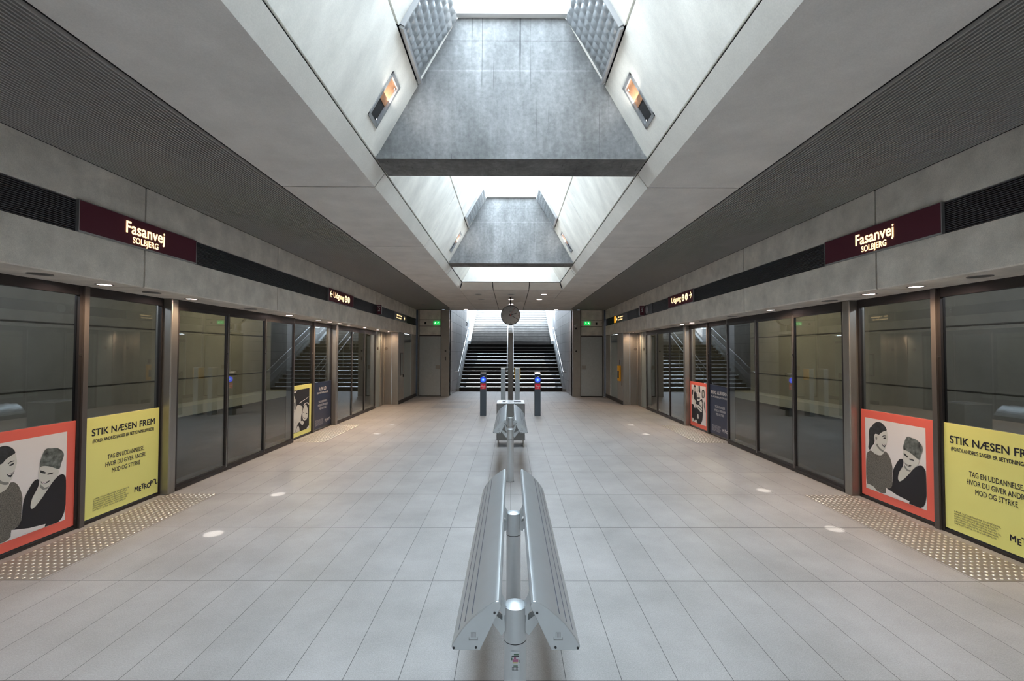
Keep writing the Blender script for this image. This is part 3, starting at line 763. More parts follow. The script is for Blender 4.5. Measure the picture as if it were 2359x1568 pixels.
# track number flags standing out from the fascia
for s, num, y in ((-1, '2', 7.30), (1, '1', 7.34)):
    x0, x1 = 2.065, 2.138
    r = thing('track_number_sign', (s * 2.1, y, .60), 'small dark red flag sign with number %s on the %s fascia' % (num, 'left' if s < 0 else 'right'), 'sign', 'track number signs')
    MB().box(s * x0, s * x1, y, y + .03, .595, .745).build('sign_face', 'maroon', r)
    MB().box(s * (x0 - .004), s * x0, y, y + .03, .595, .745).build('edge', 'alu_dark', r)
    fr = Frame(0, y, .595, min(s * x0, s * x1)); wd = (x1 - x0) * H; hg = .15 * H
    if num == '1': flat('lettering', fr, [[(wd * a, hg * b) for a, b in q] for q in ([(.44, .34), (.58, .34), (.58, .70), (.44, .70)], [(.44, .70), (.30, .62), (.30, .55), (.44, .60)], [(.30, .34), (.72, .34), (.72, .39), (.30, .39)])], .002, 'sign_number', r)
    else: text('lettering', num, fr, wd * .5, hg * .34, .002, hg * .52, 'sign_number', r, 'CENTER', .03)
    text('lettering', 'SPOR', fr, wd * .5, hg * .80, .002, hg * .14, 'white_ink', r, 'CENTER', .0, width=wd * .7)
m = MB(); m.box(XF + .001, XF + .03, 6.93, 7.30, .592, .745)
r = thing('loudspeaker_box', (XF, 7.1, .6), 'dark box with steel ring set in the louvre band beside track sign 1', 'loudspeaker')
m.build('box', 'louvre', r)
MB().lathe((XF - .004, 7.20, .668), [(.056, -.006), (.064, -.006), (.064, .006), (.056, .006)], 28, 'x').build('ring', 'alu', r)

# green emergency exit signs
for s, sd in ((-1, 'left'), (1, 'right')):
    r = thing('emergency_exit_sign', (s * 1.72, YE, .62), 'small glowing green running-man exit sign above the %s end door' % sd, 'sign', 'emergency exit signs')
    x0 = -1.745 if s < 0 else 1.655; wd = .137 * H; hg = .07 * H
    MB().box(x0, x0 + .137, YE - .02, YE, .618, .688).build('sign_face', 'exit_green', r)
    fr = Frame(0, YE - .02, .618, x0)
    fx = .28 if s < 0 else .72; k = 1 if s < 0 else -1
    cx, cy, u = wd * fx, hg * .5, hg * .5
    man = [[(cx + k * a * u, cy + b * u) for a, b in q] for q in ([(.05, .25), (.3, .25), (.1, -.15), (-.15, -.15)], [(.02, -.12), (.35, -.3), (.25, -.65), (.12, -.6), (.15, -.38), (-.12, -.2)], [(-.15, -.1), (-.35, -.55), (-.6, -.6), (-.55, -.45), (-.42, -.42), (-.2, .0)], [(.25, .22), (.5, .0), (.42, -.08), (.2, .08)], [(.05, .2), (-.25, .2), (-.4, -.02), (-.28, -.05), (-.18, .08), (.0, .1)])]
    flat('running_figure', fr, man, .002, 'exit_white', r); disc(fr, cx + k * .3 * u, cy + .48 * u, u * .16, .002, 'exit_white', r, 'head')
    ax = wd * (.72 if s < 0 else .28)
    flat('arrow', fr, [[(ax + k * a * u, cy + b * u) for a, b in q] for q in ([(-.35, -.2), (-.25, -.3), (.22, .1), (.12, .2)], [(-.05, .38), (.38, .38), (.38, -.05), (.22, .0), (.22, .22), (.0, .22)])], .002, 'exit_white', r)

# ------------------------------------------------------------------ posters
def solve_h(src):
    """homography coefficients from four traced corners (TL, TR, BR, BL) to the unit square (v up)"""
    dst = [(0, 1), (1, 1), (1, 0), (0, 0)]; A = []
    for (x, y), (u, v) in zip(src, dst):
        A.append([x, y, 1, 0, 0, 0, -u * x, -u * y, u]); A.append([0, 0, 0, x, y, 1, -v * x, -v * y, v])
    n = 8
    for i in range(n):
        p = max(range(i, n), key=lambda r_: abs(A[r_][i])); A[i], A[p] = A[p], A[i]
        d = A[i][i]; A[i] = [a / d for a in A[i]]
        for r_ in range(n):
            if r_ != i: f_ = A[r_][i]; A[r_] = [a - f_ * b for a, b in zip(A[r_], A[i])]
    h = [A[i][8] for i in range(8)] + [1]
    return lambda x, y: ((h[0] * x + h[1] * y + h[2]) / (h[6] * x + h[7] * y + 1), (h[3] * x + h[4] * y + h[5]) / (h[6] * x + h[7] * y + 1))
def clip(poly, lo_u, hi_u, lo_v, hi_v):
    for ax, lim, sg in ((0, lo_u, 1), (0, hi_u, -1), (1, lo_v, 1), (1, hi_v, -1)):
        out = []
        for i in range(len(poly)):
            a, b = poly[i - 1], poly[i]; ia, ib = sg * (a[ax] - lim) >= 0, sg * (b[ax] - lim) >= 0
            if ia != ib:
                t = (lim - a[ax]) / (b[ax] - a[ax]); out.append((a[0] + t * (b[0] - a[0]), a[1] + t * (b[1] - a[1])))
            if ib: out.append(b)
        poly = out
        if not poly: break
    return poly
PZ0, PZ1 = -.975, -.391
def poster_base(s, ya, yb, face, label, grp):
    x = s * (XG - .001)
    root = thing('poster', (x, (ya + yb) / 2, PZ0), label, 'poster', grp)
    MB().box(s * (XG - .0035), s * (XG + .003), ya, yb, PZ0, PZ1).build('sheet', face, root)
    return root, Frame(s, ya if s < 0 else yb, PZ0, s * (XG - .0035)), (yb - ya) * H, (PZ1 - PZ0) * H
PAIR = [
 ('hair', [(190,405),(178,380),(190,330),(183,260),(190,210),(215,195),(225,175),(255,157),(290,158),(320,180),(340,205),(352,235),(330,238),(300,250),(278,275),(262,265),(240,262),(232,285),(240,320),(235,350),(215,370),(200,400)]),
 ('skin', [(232,285),(238,268),(262,268),(278,275),(300,250),(330,238),(352,235),(356,265),(362,300),(357,320),(352,345),(344,365),(340,395),(325,408),(322,420),(320,440),(290,458),(250,445),(205,405),(222,378),(242,352),(245,320)]),
 ('skin_mid', [(262,345),(275,375),(300,400),(322,410),(320,425),(296,415),(266,385),(252,360)]),
 ('skin_mid', [(246,290),(256,286),(262,300),(258,318),(248,312)]),
 ('knit', [(205,405),(240,440),(290,458),(320,440),(326,415),(350,425),(375,460),(395,520),(405,570),(400,640),(405,745),(345,740),(343,800),(250,762),(215,730),(190,705),(162,700),(161,440),(180,420)]),
 ('skin', [(163,700),(190,705),(225,722),(265,766),(163,737)]),
 ('hair', [(316,303),(328,295),(345,296),(343,304),(328,308)]),
 ('hair', [(308,284),(325,276),(345,280),(344,285),(326,283),(312,290)]),
 ('hair', [(306,350),(330,360),(350,350),(345,362),(330,384),(315,372)]),
 ('photo_light', [(312,354),(330,363),(346,354),(340,362),(328,368),(316,362)]),
 ('sweater', [(462,490),(480,484),(500,487),(505,540),(475,585),(460,610),(452,665),(470,690),(520,655),(560,615),(600,570),(640,545),(680,545),(700,575),(712,600),(718,942),(555,878),(430,825),(343,800),(345,740),(405,745),(405,590),(430,540)]),
 ('skin', [(503,400),(520,405),(560,425),(600,455),(640,490),(652,515),(635,545),(600,568),(580,587),(565,605),(520,655),(470,690),(452,665),(460,610),(485,570),(512,540),(520,520),(503,500),(500,450)]),
 ('skin_mid', [(512,535),(545,580),(580,587),(562,598),(535,588),(512,560)]),
 ('hair_grey', [(505,410),(503,370),(515,330),(530,295),(550,285),(580,300),(620,310),(660,345),(685,385),(680,420),(665,450),(655,495),(640,490),(600,455),(560,425),(520,405)]),
 ('hair', [(509,430),(530,448),(548,466),(544,474),(526,462),(508,446)]),
 ('hair', [(560,482),(582,488),(604,496),(600,503),(580,498),(560,492)]),
 ('hair', [(514,512),(530,530),(556,541),(584,543),(570,553),(545,551),(524,540)]),
 ('photo_light', [(520,522),(535,536),(560,544),(548,547),(530,540)]),
 ('photo_light', [(345,738),(450,805),(562,860),(555,880),(430,825),(343,800)]),
]
PAIR_Q = [(150, 115), (706, 213), (718, 942), (162, 735)]
FAM = [
 ('sweater', [(187,370),(530,320),(525,1215),(170,1345)]),
 ('photo_light', [(220,395),(300,385),(312,368),(270,372),(290,395),(280,425),(250,420)]),
 ('skin', [(182,640),(195,540),(222,440),(248,470),(272,560),(290,640),(285,700),(262,800),(240,850),(200,835),(180,780)]),
 ('hair', [(200,740),(230,700),(238,730),(222,790),(205,770)]), ('hair', [(185,820),(215,835),(245,845),(235,858),(190,845)]),
 ('skin_mid', [(240,640),(268,600),(272,560),(285,660),(270,760),(250,800)]),
 ('skin', [(175,840),(240,858),(268,790),(300,680),(350,685),(405,725),(395,830),(370,960),(372,1060),(320,1080),(300,1140),(255,1310),(172,1340)]),
 ('skin_mid', [(258,1040),(266,1080),(262,1100),(254,1060)]),
 ('skin', [(395,880),(410,780),(440,690),(462,668),(490,740),(506,850),(500,960),(470,1020),(435,1048),(405,1010),(400,940)]),
 ('hair', [(405,860),(412,845),(432,850),(430,862)]), ('hair', [(460,880),(480,870),(490,885),(470,895)]), ('hair', [(412,950),(440,985),(468,970),(445,1000),(420,985)]),
 ('photo_light', [(415,700),(440,650),(480,632),(515,650),(522,700),(495,660),(460,650),(440,680),(425,715)]),
 ('skin', [(350,1050),(400,1040),(430,1070),(405,1140),(370,1120)]),
 ('skin', [(280,1230),(300,1165),(325,1150),(340,1210),(345,1275),(255,1305)]), ('skin', [(470,1230),(500,1165),(525,1160),(525,1215)]),
 ('photo_light', [(335,640),(345,650),(520,515),(515,510)]),
]
FAM_Q = [(187, 375), (530, 320), (522, 1215), (168, 1345)]
GANG = [
 ('hair', [(210,370),(240,380),(250,420),(240,500),(250,560),(225,560),(212,600)]), ('skin', [(225,500),(245,500),(255,560),(235,610),(222,560)]),
 ('sweater', [(212,700),(250,710),(290,800),(300,1000),(270,1100),(215,1070)]),
 ('hair', [(262,280),(290,276),(312,300),(315,400),(322,470),(300,480),(262,470),(255,380)]), ('skin', [(275,330),(298,325),(303,400),(290,450),(275,420)]),
 ('sweater', [(262,470),(330,455),(345,640),(318,650),(300,650),(262,570)]),
 ('skin', [(252,580),(275,600),(315,640),(305,700),(285,725),(262,650)]),
 ('hair', [(375,292),(408,300),(420,460),(400,450),(370,420),(350,440)]), ('skin', [(350,300),(378,300),(385,400),(368,430),(345,400)]),
 ('skin', [(350,480),(395,475),(410,540),(405,600),(395,640),(375,650),(355,600)]), ('hair', [(346,560),(410,560),(408,600),(350,590)]),
 ('sweater', [(330,600),(350,640),(400,640),(430,600),(480,600),(470,1180),(280,1100),(290,820),(310,700)]),
 ('skin', [(315,700),(350,720),(400,740),(460,800),(460,870),(430,890),(370,820),(312,770)]), ('hair', [(340,760),(380,780),(460,850),(458,862),(372,792)]),
 ('skin', [(400,660),(440,630),(465,690),(460,790),(430,750),(402,720)]),
 ('hair', [(460,400),(490,376),(512,395),(522,470),(515,570),(500,570),(470,580),(455,560),(452,450)]), ('skin', [(470,430),(495,420),(508,480),(500,550),(480,565),(468,500)]),
 ('photo_light', [(480,580),(520,580),(545,800),(540,1000),(530,1180),(470,1150),(480,900),(490,760)]),
 ('hair_grey', [(505,640),(530,690),(540,900),(520,860),(500,740)]), ('skin', [(355,920),(375,940),(382,1020),(360,1030),(345,990)]), ('skin', [(225,1040),(240,1000),(270,1040),(275,1085),(222,1075)]),
 ('skin', [(310,1040),(335,1060),(355,1115),(312,1105)]),
]
GANG_Q = [(204, 265), (548, 322), (545, 1190), (212, 1078)]
def photo(s, ya, yb, border, art, quad, label, grp, inner, bgm='photo_light'):
    r, fr, wd, hg = poster_base(s, ya, yb, border, label, grp)
    u0, u1, v0, v1 = inner
    flat('photograph', fr, [[(wd * u0, hg * v0), (wd * u1, hg * v0), (wd * u1, hg * v1), (wd * u0, hg * v1)]], .0006, bgm, r)
    hm = solve_h(quad); d = .0009
    acc = {}
    for m_, p in art:
        if len(p) > 6:
            for _ in range(2): p = [((a[0] * w0 + b_[0] * (1 - w0)), (a[1] * w0 + b_[1] * (1 - w0))) for a, b_ in zip(p, p[1:] + p[:1]) for w0 in (.75, .25)]
        q = clip([hm(*c) for c in p], 0, 1, 0, 1)
        if len(q) < 3: continue
        acc.setdefault((d, m_), []).append([(wd * (u0 + (u1 - u0) * a), hg * (v0 + (v1 - v0) * b)) for a, b in q]); d += .00022
    for (dd, m_), ps in acc.items(): flat('printed_figure', fr, ps, dd, m_, r)
def logo(fr, a, b, w_, m_, r):
    offs = [(-.02, .0, 1), (-.25, .0, 1), (.12, .0, 1), (-.12, .0, 1.0), (-.16, 0, .85), (.12, 0, .9), (.38, 0, .7), (.10, 0, 1)]
    x = a; sz = w_ * .27
    adv = [.185, .115, .115, .125, .145, .12, .115, .12]
    for ch, (dy, _, k), ad in zip('METROPOL', offs, adv):
        text('logo_letter', ch if ch != 'O' or x < a + w_ * .6 else '∩', fr, x, b + dy * sz * .6, .001, sz * (.9 if k > .75 else .8), m_, r, 'LEFT', .05, .92)
        x += ad * w_
def copy_poster(s, ya, yb, face, ink, head, sub, label, grp, headw=.82, subw=.80):
    r, fr, wd, hg = poster_base(s, ya, yb, face, label, grp)
    text('headline', head, fr, wd * .5, hg * .815, .001, hg * .098, ink, r, 'CENTER', .034, width=wd * headw)
    text('headline', sub, fr, wd * .5, hg * .745, .001, hg * .050, ink, r, 'CENTER', .028, width=wd * subw)
    for i, (l, k) in enumerate((('TAG EN UDDANNELSE,', .48), ('HVOR DU GIVER ANDRE', .53), ('MOD OG STYRKE', .37))):
        text('body_text', l, fr, wd * .52, hg * (.545 - .075 * i), .001, hg * .068, ink, r, 'CENTER', .010, width=wd * k)
    small = ['LÆRER, SOCIALRÅDGIVER, SYGEPLEJERSKE,', 'ADMINISTRATIONSBACHELOR, KLINISK DIÆTIST,', 'BIOANALYTIKER, RADIOGRAF, ERNÆRING OG SUNDHED,', 'FYSIOTERAPEUT, GLOBAL NUTRITION AND HEALTH,', 'JORDEMODER, KATASTROFE- OG RISIKOMANAGER,', 'LABORANT, NATUR- OG KULTURFORMIDLER']
    for i, l in enumerate(small):
        text('small_print', l, fr, wd * .12, hg * (.172 - .022 * i), .001, hg * .021, ink, r, 'LEFT', .0, width=wd * (.44 - .02 * (i % 3)))
    logo(fr, wd * .63, hg * .10, wd * .33, ink, r)
def pz(P):
    a0, a1, a2 = P + 1.81, P + 2.385, P + 2.985
    return (a0 + .012, a1 - .016), (a1 + .019, a2 - .004)
nearL, farL = pz(.245)
INN = (.085, .885, .085, .905)
photo(-1, *nearL, 'red', PAIR, PAIR_Q, 'red-bordered photo poster of two laughing women, at the left picture edge', 'red-bordered poster pair with two women', (.09, .885, .085, .91))
copy_poster(-1, *farL, 'yellow', 'ink', 'STIK NÆSEN FREM', '(FORDI ANDRES SAGER ER BETYDNINGSFULDE)', 'yellow text poster on the left glass screen, beside the steel pillar', 'yellow text posters')
photo(1, *farL, 'red', PAIR, PAIR_Q, 'red-bordered photo poster of two laughing women on the right glass screen', 'red-bordered poster pair with two women', (.085, .885, .085, .91))
copy_poster(1, *nearL, 'yellow', 'ink', 'STIK NÆSEN FREM', '(FORDI ANDRES SAGER ER BETYDNINGSFULDE)', 'yellow text poster on the right glass screen, cut by the picture edge', 'yellow text posters')
n2, f2 = pz(3.30)
photo(-1, *n2, 'yellow', FAM, FAM_Q, 'small distant yellow-bordered photo poster of a grown-up and a child, left screen', 'distant photo posters', (-.0, .87, .085, .915))
copy_poster(-1, *f2, 'navy', 'white_ink', 'RÆK UD', '(OG NÅ DE VIGTIGSTE)', 'distant navy text poster on the left glass screen', 'distant navy posters', .38, .60)
photo(1, *f2, 'red', GANG, GANG_Q, 'small distant red-bordered photo poster of a crowd with folded arms, right screen', 'distant photo posters', (.09, .89, .085, .93))
copy_poster(1, *n2, 'navy', 'white_ink', 'BRUG ALBUERNE', '(TIL AT SKABE RUM FOR ANDRE)', 'distant navy text poster on the right glass screen', 'distant navy posters', .84, .84)

# ------------------------------------------------------------------ downlights
def downlight(x, y, z, r_, on, label, grp, energy=0, ring='frame_light', blend=.6, angle=110, col=(1, .72, .50), where=None):
    root = thing('downlight', (x, y, z), label, 'ceiling light', grp)
    MB().lathe((x, y, z), [(r_ * .80, .0), (r_, -.003), (r_ * 1.08, -.003), (r_ * 1.08, .001), (r_ * .8, .002)], 28).build('trim_ring', ring, root)
    MB().lathe((x, y, z), [(.0001, -.0005), (r_ * .82, -.0005), (r_ * .82, .001), (.0001, .001)], 24).build('lens', 'lamp_on' if on else 'lamp_off', root)
    if on and energy:
        d = bpy.data.lights.new('lamp', 'SPOT'); d.energy = energy; d.color = col; d.spot_size = R(angle); d.spot_blend = blend; d.shadow_soft_size = .05
        o = bpy.data.objects.new('lamp', d); COL.objects.link(o); o.parent = root; o.location = (0, 0, -.012 * H)
LITL = {2.56, 3.26, 4.70, 5.41, 5.75, 6.08, 6.42, 7.13, 7.82, 8.52}; LITR = {2.56, 2.92, 4.0, 5.75, 6.08, 8.52}
POS = [-3.5, -2.5, -1.6, -.9, -.2, .45, 1.0, 1.5, 2.21, 2.56, 2.90, 3.26, 4.0, 4.70, 5.41, 5.75, 6.08, 6.42, 7.13, 7.82, 8.52]
for s, lit, sd in ((-1, LITL, 'left'), (1, LITR, 'right')):
    if s > 0: lit = {2.56, 2.90, 4.0, 5.75, 6.08, 8.52}
    order = [p for p in POS if p in lit]; dark = [p for p in POS if p not in lit and p > 2]
    ORD = 'nearest second third fourth fifth sixth seventh eighth ninth tenth eleventh twelfth'.split()
    for p in POS:
        on = p in lit or (p < 2 and POS.index(p) % 2 == 0)
        if p < 2: lab = 'downlight under the %s wall behind the viewer, %s from the rear' % (sd, ORD[POS.index(p)].replace('nearest', 'first'))
        elif on: lab = 'glowing downlight under the %s wall, %s lit one from the viewer' % (sd, ORD[order.index(p)])
        else: lab = 'dark unlit downlight under the %s wall, %s unlit one from the viewer' % (sd, (ORD + ['thirteenth'])[dark.index(p)])
        downlight(s * 2.27, p, ZF, .040 if on else .045, on, lab, 'downlights under the %s wall' % sd, 16, col=(1, .68, .43), angle=165, blend=1.0)
SOF = [(-.55, 7.67, 0, 'rear row on the left'), (0, 7.67, 0, 'nearest row in the middle'), (.55, 7.67, 1, 'nearest row on the right'),
       (-.55, 8.42, 0, 'second row on the left'), (0, 8.42, 1, 'second row in the middle'), (.52, 8.42, 1, 'second row on the right'),
       (0, 9.25, 1, 'third row, right above the clock'), (-1.03, 10.45, 1, 'left front edge'), (1.03, 10.45, 1, 'right front edge')]
for x, y, on, wh in SOF:
    wh = wh.replace('rear row', 'nearest row')
    downlight(x, y, ZC, .055, on, '%s downlight in the soffit before the stairs, %s' % ('lit' if on else 'unlit', wh), 'downlights in the soffit before the stairs', 10 if on else 0, 'alu', col=(1, .82, .66), angle=150)
for s, sd in ((-1, 'left'), (1, 'right')):
    for y, wh in ((9.2, 'nearer'), (10.0, 'farther')):
        downlight(s * 1.75, y, .953, .045, 0, 'unlit downlight in the dark ribbed ceiling by the %s end door, the %s one' % (sd, wh), 'downlights in the ribbed ceiling', 0, 'alu_dark')
# added spotlights without fixtures stand in for the unseen source of the floor pools
for x, ys in ((-1.63, (2.55, 3.25, 5.64, 6.35)), (1.84, (2.63, 3.36)), (1.66, (5.64, 6.35))):
    for y in ys:
        d = bpy.data.lights.new('narrow_spot', 'SPOT'); d.energy = 150; d.spot_size = R(3.0); d.spot_blend = .35; d.color = (1, .95, .88); d.shadow_soft_size = .008
        o = bpy.data.objects.new('narrow_spot', d); COL.objects.link(o); o.location = W((x, y, .945))

# added point lights without fixtures brighten the tunnels, cool near, warm far
for s in (-1, 1):
    for y, e_, c_ in ((1.8, 26, (.88, .90, 1)), (4.4, 26, (.92, .92, 1)), (7.3, 48, (1, .80, .48)), (8.6, 22, (1, .80, .48))):
        d = bpy.data.lights.new('tunnel_lamp', 'POINT'); d.energy = e_; d.color = c_; d.shadow_soft_size = .15
        o = bpy.data.objects.new('tunnel_lamp', d); COL.objects.link(o); o.location = W((s * 3.4, y, .75))

# ------------------------------------------------------------------ leaning rails
def leaning_rail(y0, y1, posts, label, cx=.0115, sticker=False):
    root = thing('leaning_rail', (cx, (y0 + y1) / 2, -1), label, 'bench', 'leaning rails along the middle of the platform')
    for s in (-1, 1):
        # profile (x, z): ridge, curved outer face, flat foot, back
        top = (.036, -.515); out = (.133, -.607); foot = (.128, -.614); inn = (.074, -.614); back = (.030, -.525)
        pr = [back, (.032, -.518), top, (.041, -.5155)]
        P0 = Vector((.041, -.5155)); P2 = Vector(out); P1 = Vector((.105, -.550))
        curve = [P0 * (1 - t) ** 2 + P1 * 2 * t * (1 - t) + P2 * t * t for t in [i / 24 for i in range(1, 25)]]
        pr += [tuple(p) for p in curve] + [foot, inn]
        poly = [(cx + s * a, b) for a, b in pr]
        seat = MB().prism(poly, y0 + .004, y1 - .004, sm=True)
        so = seat.build('seat_shell', 'alu', root)
        gr = MB()
        for t in (10, 14, 18):
            p = curve[t]; q = curve[t + 1]; tn = (q - p).normalized(); nn = Vector((tn.y, -tn.x));
            if nn.y < 0: nn = -nn
            a = p - tn * .0011 + nn * .0004; b = p + tn * .0011 + nn * .0004
            gr.prism([(cx + s * a.x, a.y), (cx + s * b.x, b.y), (cx + s * (b.x - nn.x * .002), b.y - nn.y * .002), (cx + s * (a.x - nn.x * .002), a.y - nn.y * .002)], y0 + .02, y1 - .02)
        gr.build('groove', 'groove', root)
        for y in (y0, y1 - .004):
            ep = MB().prism(poly, y, y + .004).build('end_plate', 'alu', root, bevel=.002)
            if y == y0:
                for a, b in ((.044, -.538), (.128, -.609), (.082, -.608)):
                    MB().lathe((cx + s * a, y - .0006, b), [(.0001, -.001), (.0024, -.001), (.0024, .001), (.0001, .001)], 12, 'y').build('screw', 'black', ep)
                e = MB(); ex, ez = cx + s * .0875, -.588
                for k in (-1, -.35, .35, 1): e.box(ex + k * .0045 - .0006, ex + k * .0045 + .0006, y - .0005, y, ez, ez + .010)
                e.box(ex - .0053, ex + .0053, y - .0005, y, ez + .009, ez + .0105)
                e.box(ex - .0095, ex + .0095, y - .0005, y, ez - .006, ez - .003); e.box(ex - .0095, ex - .0083, y - .0005, y, ez - .006, ez); e.box(ex + .0083, ex + .0095, y - .0005, y, ez - .006, ez)
                e.build('emblem', 'alu_dark', ep)
    for i, yp in enumerate(posts):
        pr_ = .0272
        po = MB().lathe((cx, yp, 0), [(pr_ * .98, -1.0), (pr_ * .98, -.6765)], 36).build('post', 'alu', root)
        MB().lathe((cx, yp, 0), [(pr_ * 1.15, -1.0), (pr_ * 1.15, -.996), (pr_, -.996), (pr_ * .5, -.996)], 36).build('foot_ring', 'alu_dark', po)
        MB().lathe((cx, yp, 0), [(pr_ * .9, -.6775), (pr_ * 1.0, -.6775), (pr_ * 1.0, -.6765), (pr_ * .9, -.6765)], 36).build('seam', 'black', po)
        MB().lathe((cx, yp, 0), [(pr_, -.6755), (pr_, -.602), (pr_ * .985, -.5985), (pr_ * .8, -.5965), (.0001, -.594)], 36).build('collar', 'alu', po)
        for s in (-1, 1):
            br = MB()
            a = cx + s * pr_ * .95
            # upper claw and lower claw of the cast bracket
            n = 8
            def claw(p0, p1, p2, w0, w1, th):
                q0, q1, q2 = Vector(p0), Vector(p1), Vector(p2); L_, U_ = [], []
                for k in range(n + 1):
                    t = k / n; c = q0 * (1 - t) ** 2 + q1 * 2 * t * (1 - t) + q2 * t * t
                    d_ = ((q1 - q0) * (1 - t) + (q2 - q1) * t).normalized(); nn = Vector((-d_.y, d_.x)); w_ = (w0 + (w1 - w0) * t) / 2
                    L_.append(tuple(c + nn * w_)); U_.append(tuple(c - nn * w_))
                br.prism(L_ + U_[::-1], yp - th, yp + th, sm=False)
            claw((a - s * .004, -.6065), (cx + s * .037, -.604), (cx + s * .043, -.545), .020, .007, .014)
            claw((a - s * .004, -.652), (cx + s * .036, -.640), (cx + s * .070, -.606), .032, .011, .012)
            br.box(a - s * .001, a + s * .004, yp - .013, yp + .013, -.640, -.5985)
            br.build('bracket', 'alu', po, bevel=.0015)
        if sticker and i == 0:
            fr = Frame(0, yp - pr_ * .995, -.735, cx - .010); u = .020 * H
            st_ = MB(); 
            def P(a, b, c, d_, m_): flat('sticker_print', fr, [[(a * u, b * u), (c * u, b * u), (c * u, d_ * u), (a * u, d_ * u)]], .0016, m_, sk)
            sk = flat('sticker', fr, [[(-.0, .0), (u, 0), (u, 2.2 * u), (0, 2.2 * u)]], .001, 'alu', po)
            P(.2, 1.0, .85, 1.3, 'sticker_a'); P(.25, .85, .8, .98, 'sticker_b'); P(.35, 1.35, .6, 1.55, 'sticker_a')
            P(.1, 1.6, .95, 1.72, 'black'); P(.35, 1.78, .9, 1.95, 'sticker_c'); P(.05, 1.2, .18, 1.5, 'sticker_c'); P(.9, .9, 1.0, 1.25, 'sticker_c')
            for k in range(5): P(.15 + k * .15, .1, .19 + k * .15, .4, 'black')
            P(.15, .38, .85, .43, 'black'); P(.15, .08, .85, .12, 'black'); P(.3, .5, .8, .62, 'sticker_c')
leaning_rail(.962, 2.035, (1.106, 1.73), 'nearest silver twin leaning rail on steel posts, in the middle foreground', sticker=True)
leaning_rail(3.49, 4.55, (3.586, 4.20), 'smaller silver twin leaning rail standing just before the litter bin', cx=-.003)
# label plate let into the floor under the near rail
r = thing('floor_plate', (.01, 2.63, -1), 'white strip with small dark squares on the floor below the nearest leaning rail', 'floor marker')
MB().box(-.053, .095, 2.60, 2.66, -1.0, -.9985).build('plate', 'white_ink', r)
m = MB()
for k in range(6): m.box(-.045 + k * .024, -.030 + k * .024, 2.617, 2.643, -.9985, -.998)
m.build('printed_squares', 'ink', r)

# ------------------------------------------------------------------ bin, stands, pillars, totem, clock
r = thing('litter_bin', (0, 4.95, -1), 'square stainless steel litter bin with two openings on top, behind the far leaning rail', 'bin')
m = MB(); m.box(-.144, .144, 4.83, 5.11, -.925, -.545); m.build('body', 'bin', r, bevel=.004)
m = MB(); m.box(-.148, .148, 4.825, 5.115, -.545, -.533); m.build('lid', 'bin_top', r, bevel=.004)
m = MB(); m.box(-.0875, -.055, 4.91, 5.03, -.5335, -.5325); m.box(.032, .112, 4.90, 5.04, -.5335, -.5325); m.build('opening', 'ink', r)
m = MB(); m.box(-.148, -.144, 4.83, 5.11, -.925, -.54); m.box(.144, .148, 4.83, 5.11, -.925, -.54); m.build('side_panel', 'frame', r)
for s in (-1, 1): MB().box(s * .128, s * .138, 4.85, 5.08, -1.0, -.925).build('leg', 'steel_dull', r)

def stand(x, y, label):
    r = thing('check_in_stand', (x, y, -1), label, 'ticket reader', 'card check-in stands before the stairs')
    hw = .0475
    MB().box(x - hw, x + hw, y, y + .10, -.995, -.40).build('column', 'stand', r, bevel=.004)
    MB().box(x - hw + .004, x + hw - .004, y + .004, y + .096, -1.0, -.995).build('foot', 'steel_dull', r)
    m = MB(); m.prism([(y, -.40), (y + .10, -.40), (y + .10, -.32), (y + .075, -.317), (y + .01, -.345)], x - hw, x + hw, 'x'); hd = m.build('head', 'stand_head', r, bevel=.004)
    m = MB(); m.quad((x - hw + .004, y + .012, -.3435), (x + hw - .004, y + .012, -.3435), (x + hw - .004, y + .072, -.3165), (x - hw + .004, y + .072, -.3165)); m.build('display', 'bin_top', hd)
    fr = Frame(0, y - .003, -1, x - hw); wd = 2 * hw * H
    c = MB().lathe((x, y - .002, -.435), [(.0001, -.004), (.038, -.004), (.040, 0), (.0001, .0)], 32, 'y').build('card_reader', 'blue_light', r)
    MB().lathe((x, y - .0065, -.435), [(.0001, -.001), (.024, -.001), (.024, .001), (.0001, .001)], 28, 'y').build('reader_ring', 'blue_ring', c)
    MB().lathe((x, y - .0085, -.435), [(.0001, -.001), (.012, -.001), (.012, .001), (.0001, .001)], 20, 'y').build('reader_centre', 'cyan_light', c)
    lb = MB().box(x - .041, x + .041, y - .003, y, -.578, -.493).build('check_in_label', 'check_red', r)
    text('lettering', 'Check', fr, wd * .5, H * .458, .002, H * .034, 'white_ink', lb, 'CENTER', .02, width=wd * .68)
    text('lettering', 'ud', fr, wd * .5, H * .430, .002, H * .034, 'white_ink', lb, 'CENTER', .02)
    flat('head_label', fr, [[(wd * .40, H * .612), (wd * .74, H * .612), (wd * .74, H * .620), (wd * .40, H * .620)]], .0002, 'white_ink', r)
stand(-.433, 7.2, 'dark card reader stand with blue disc, the left of the two stands')
stand(.420, 7.2, 'dark card reader stand with blue disc, the right of the two stands')

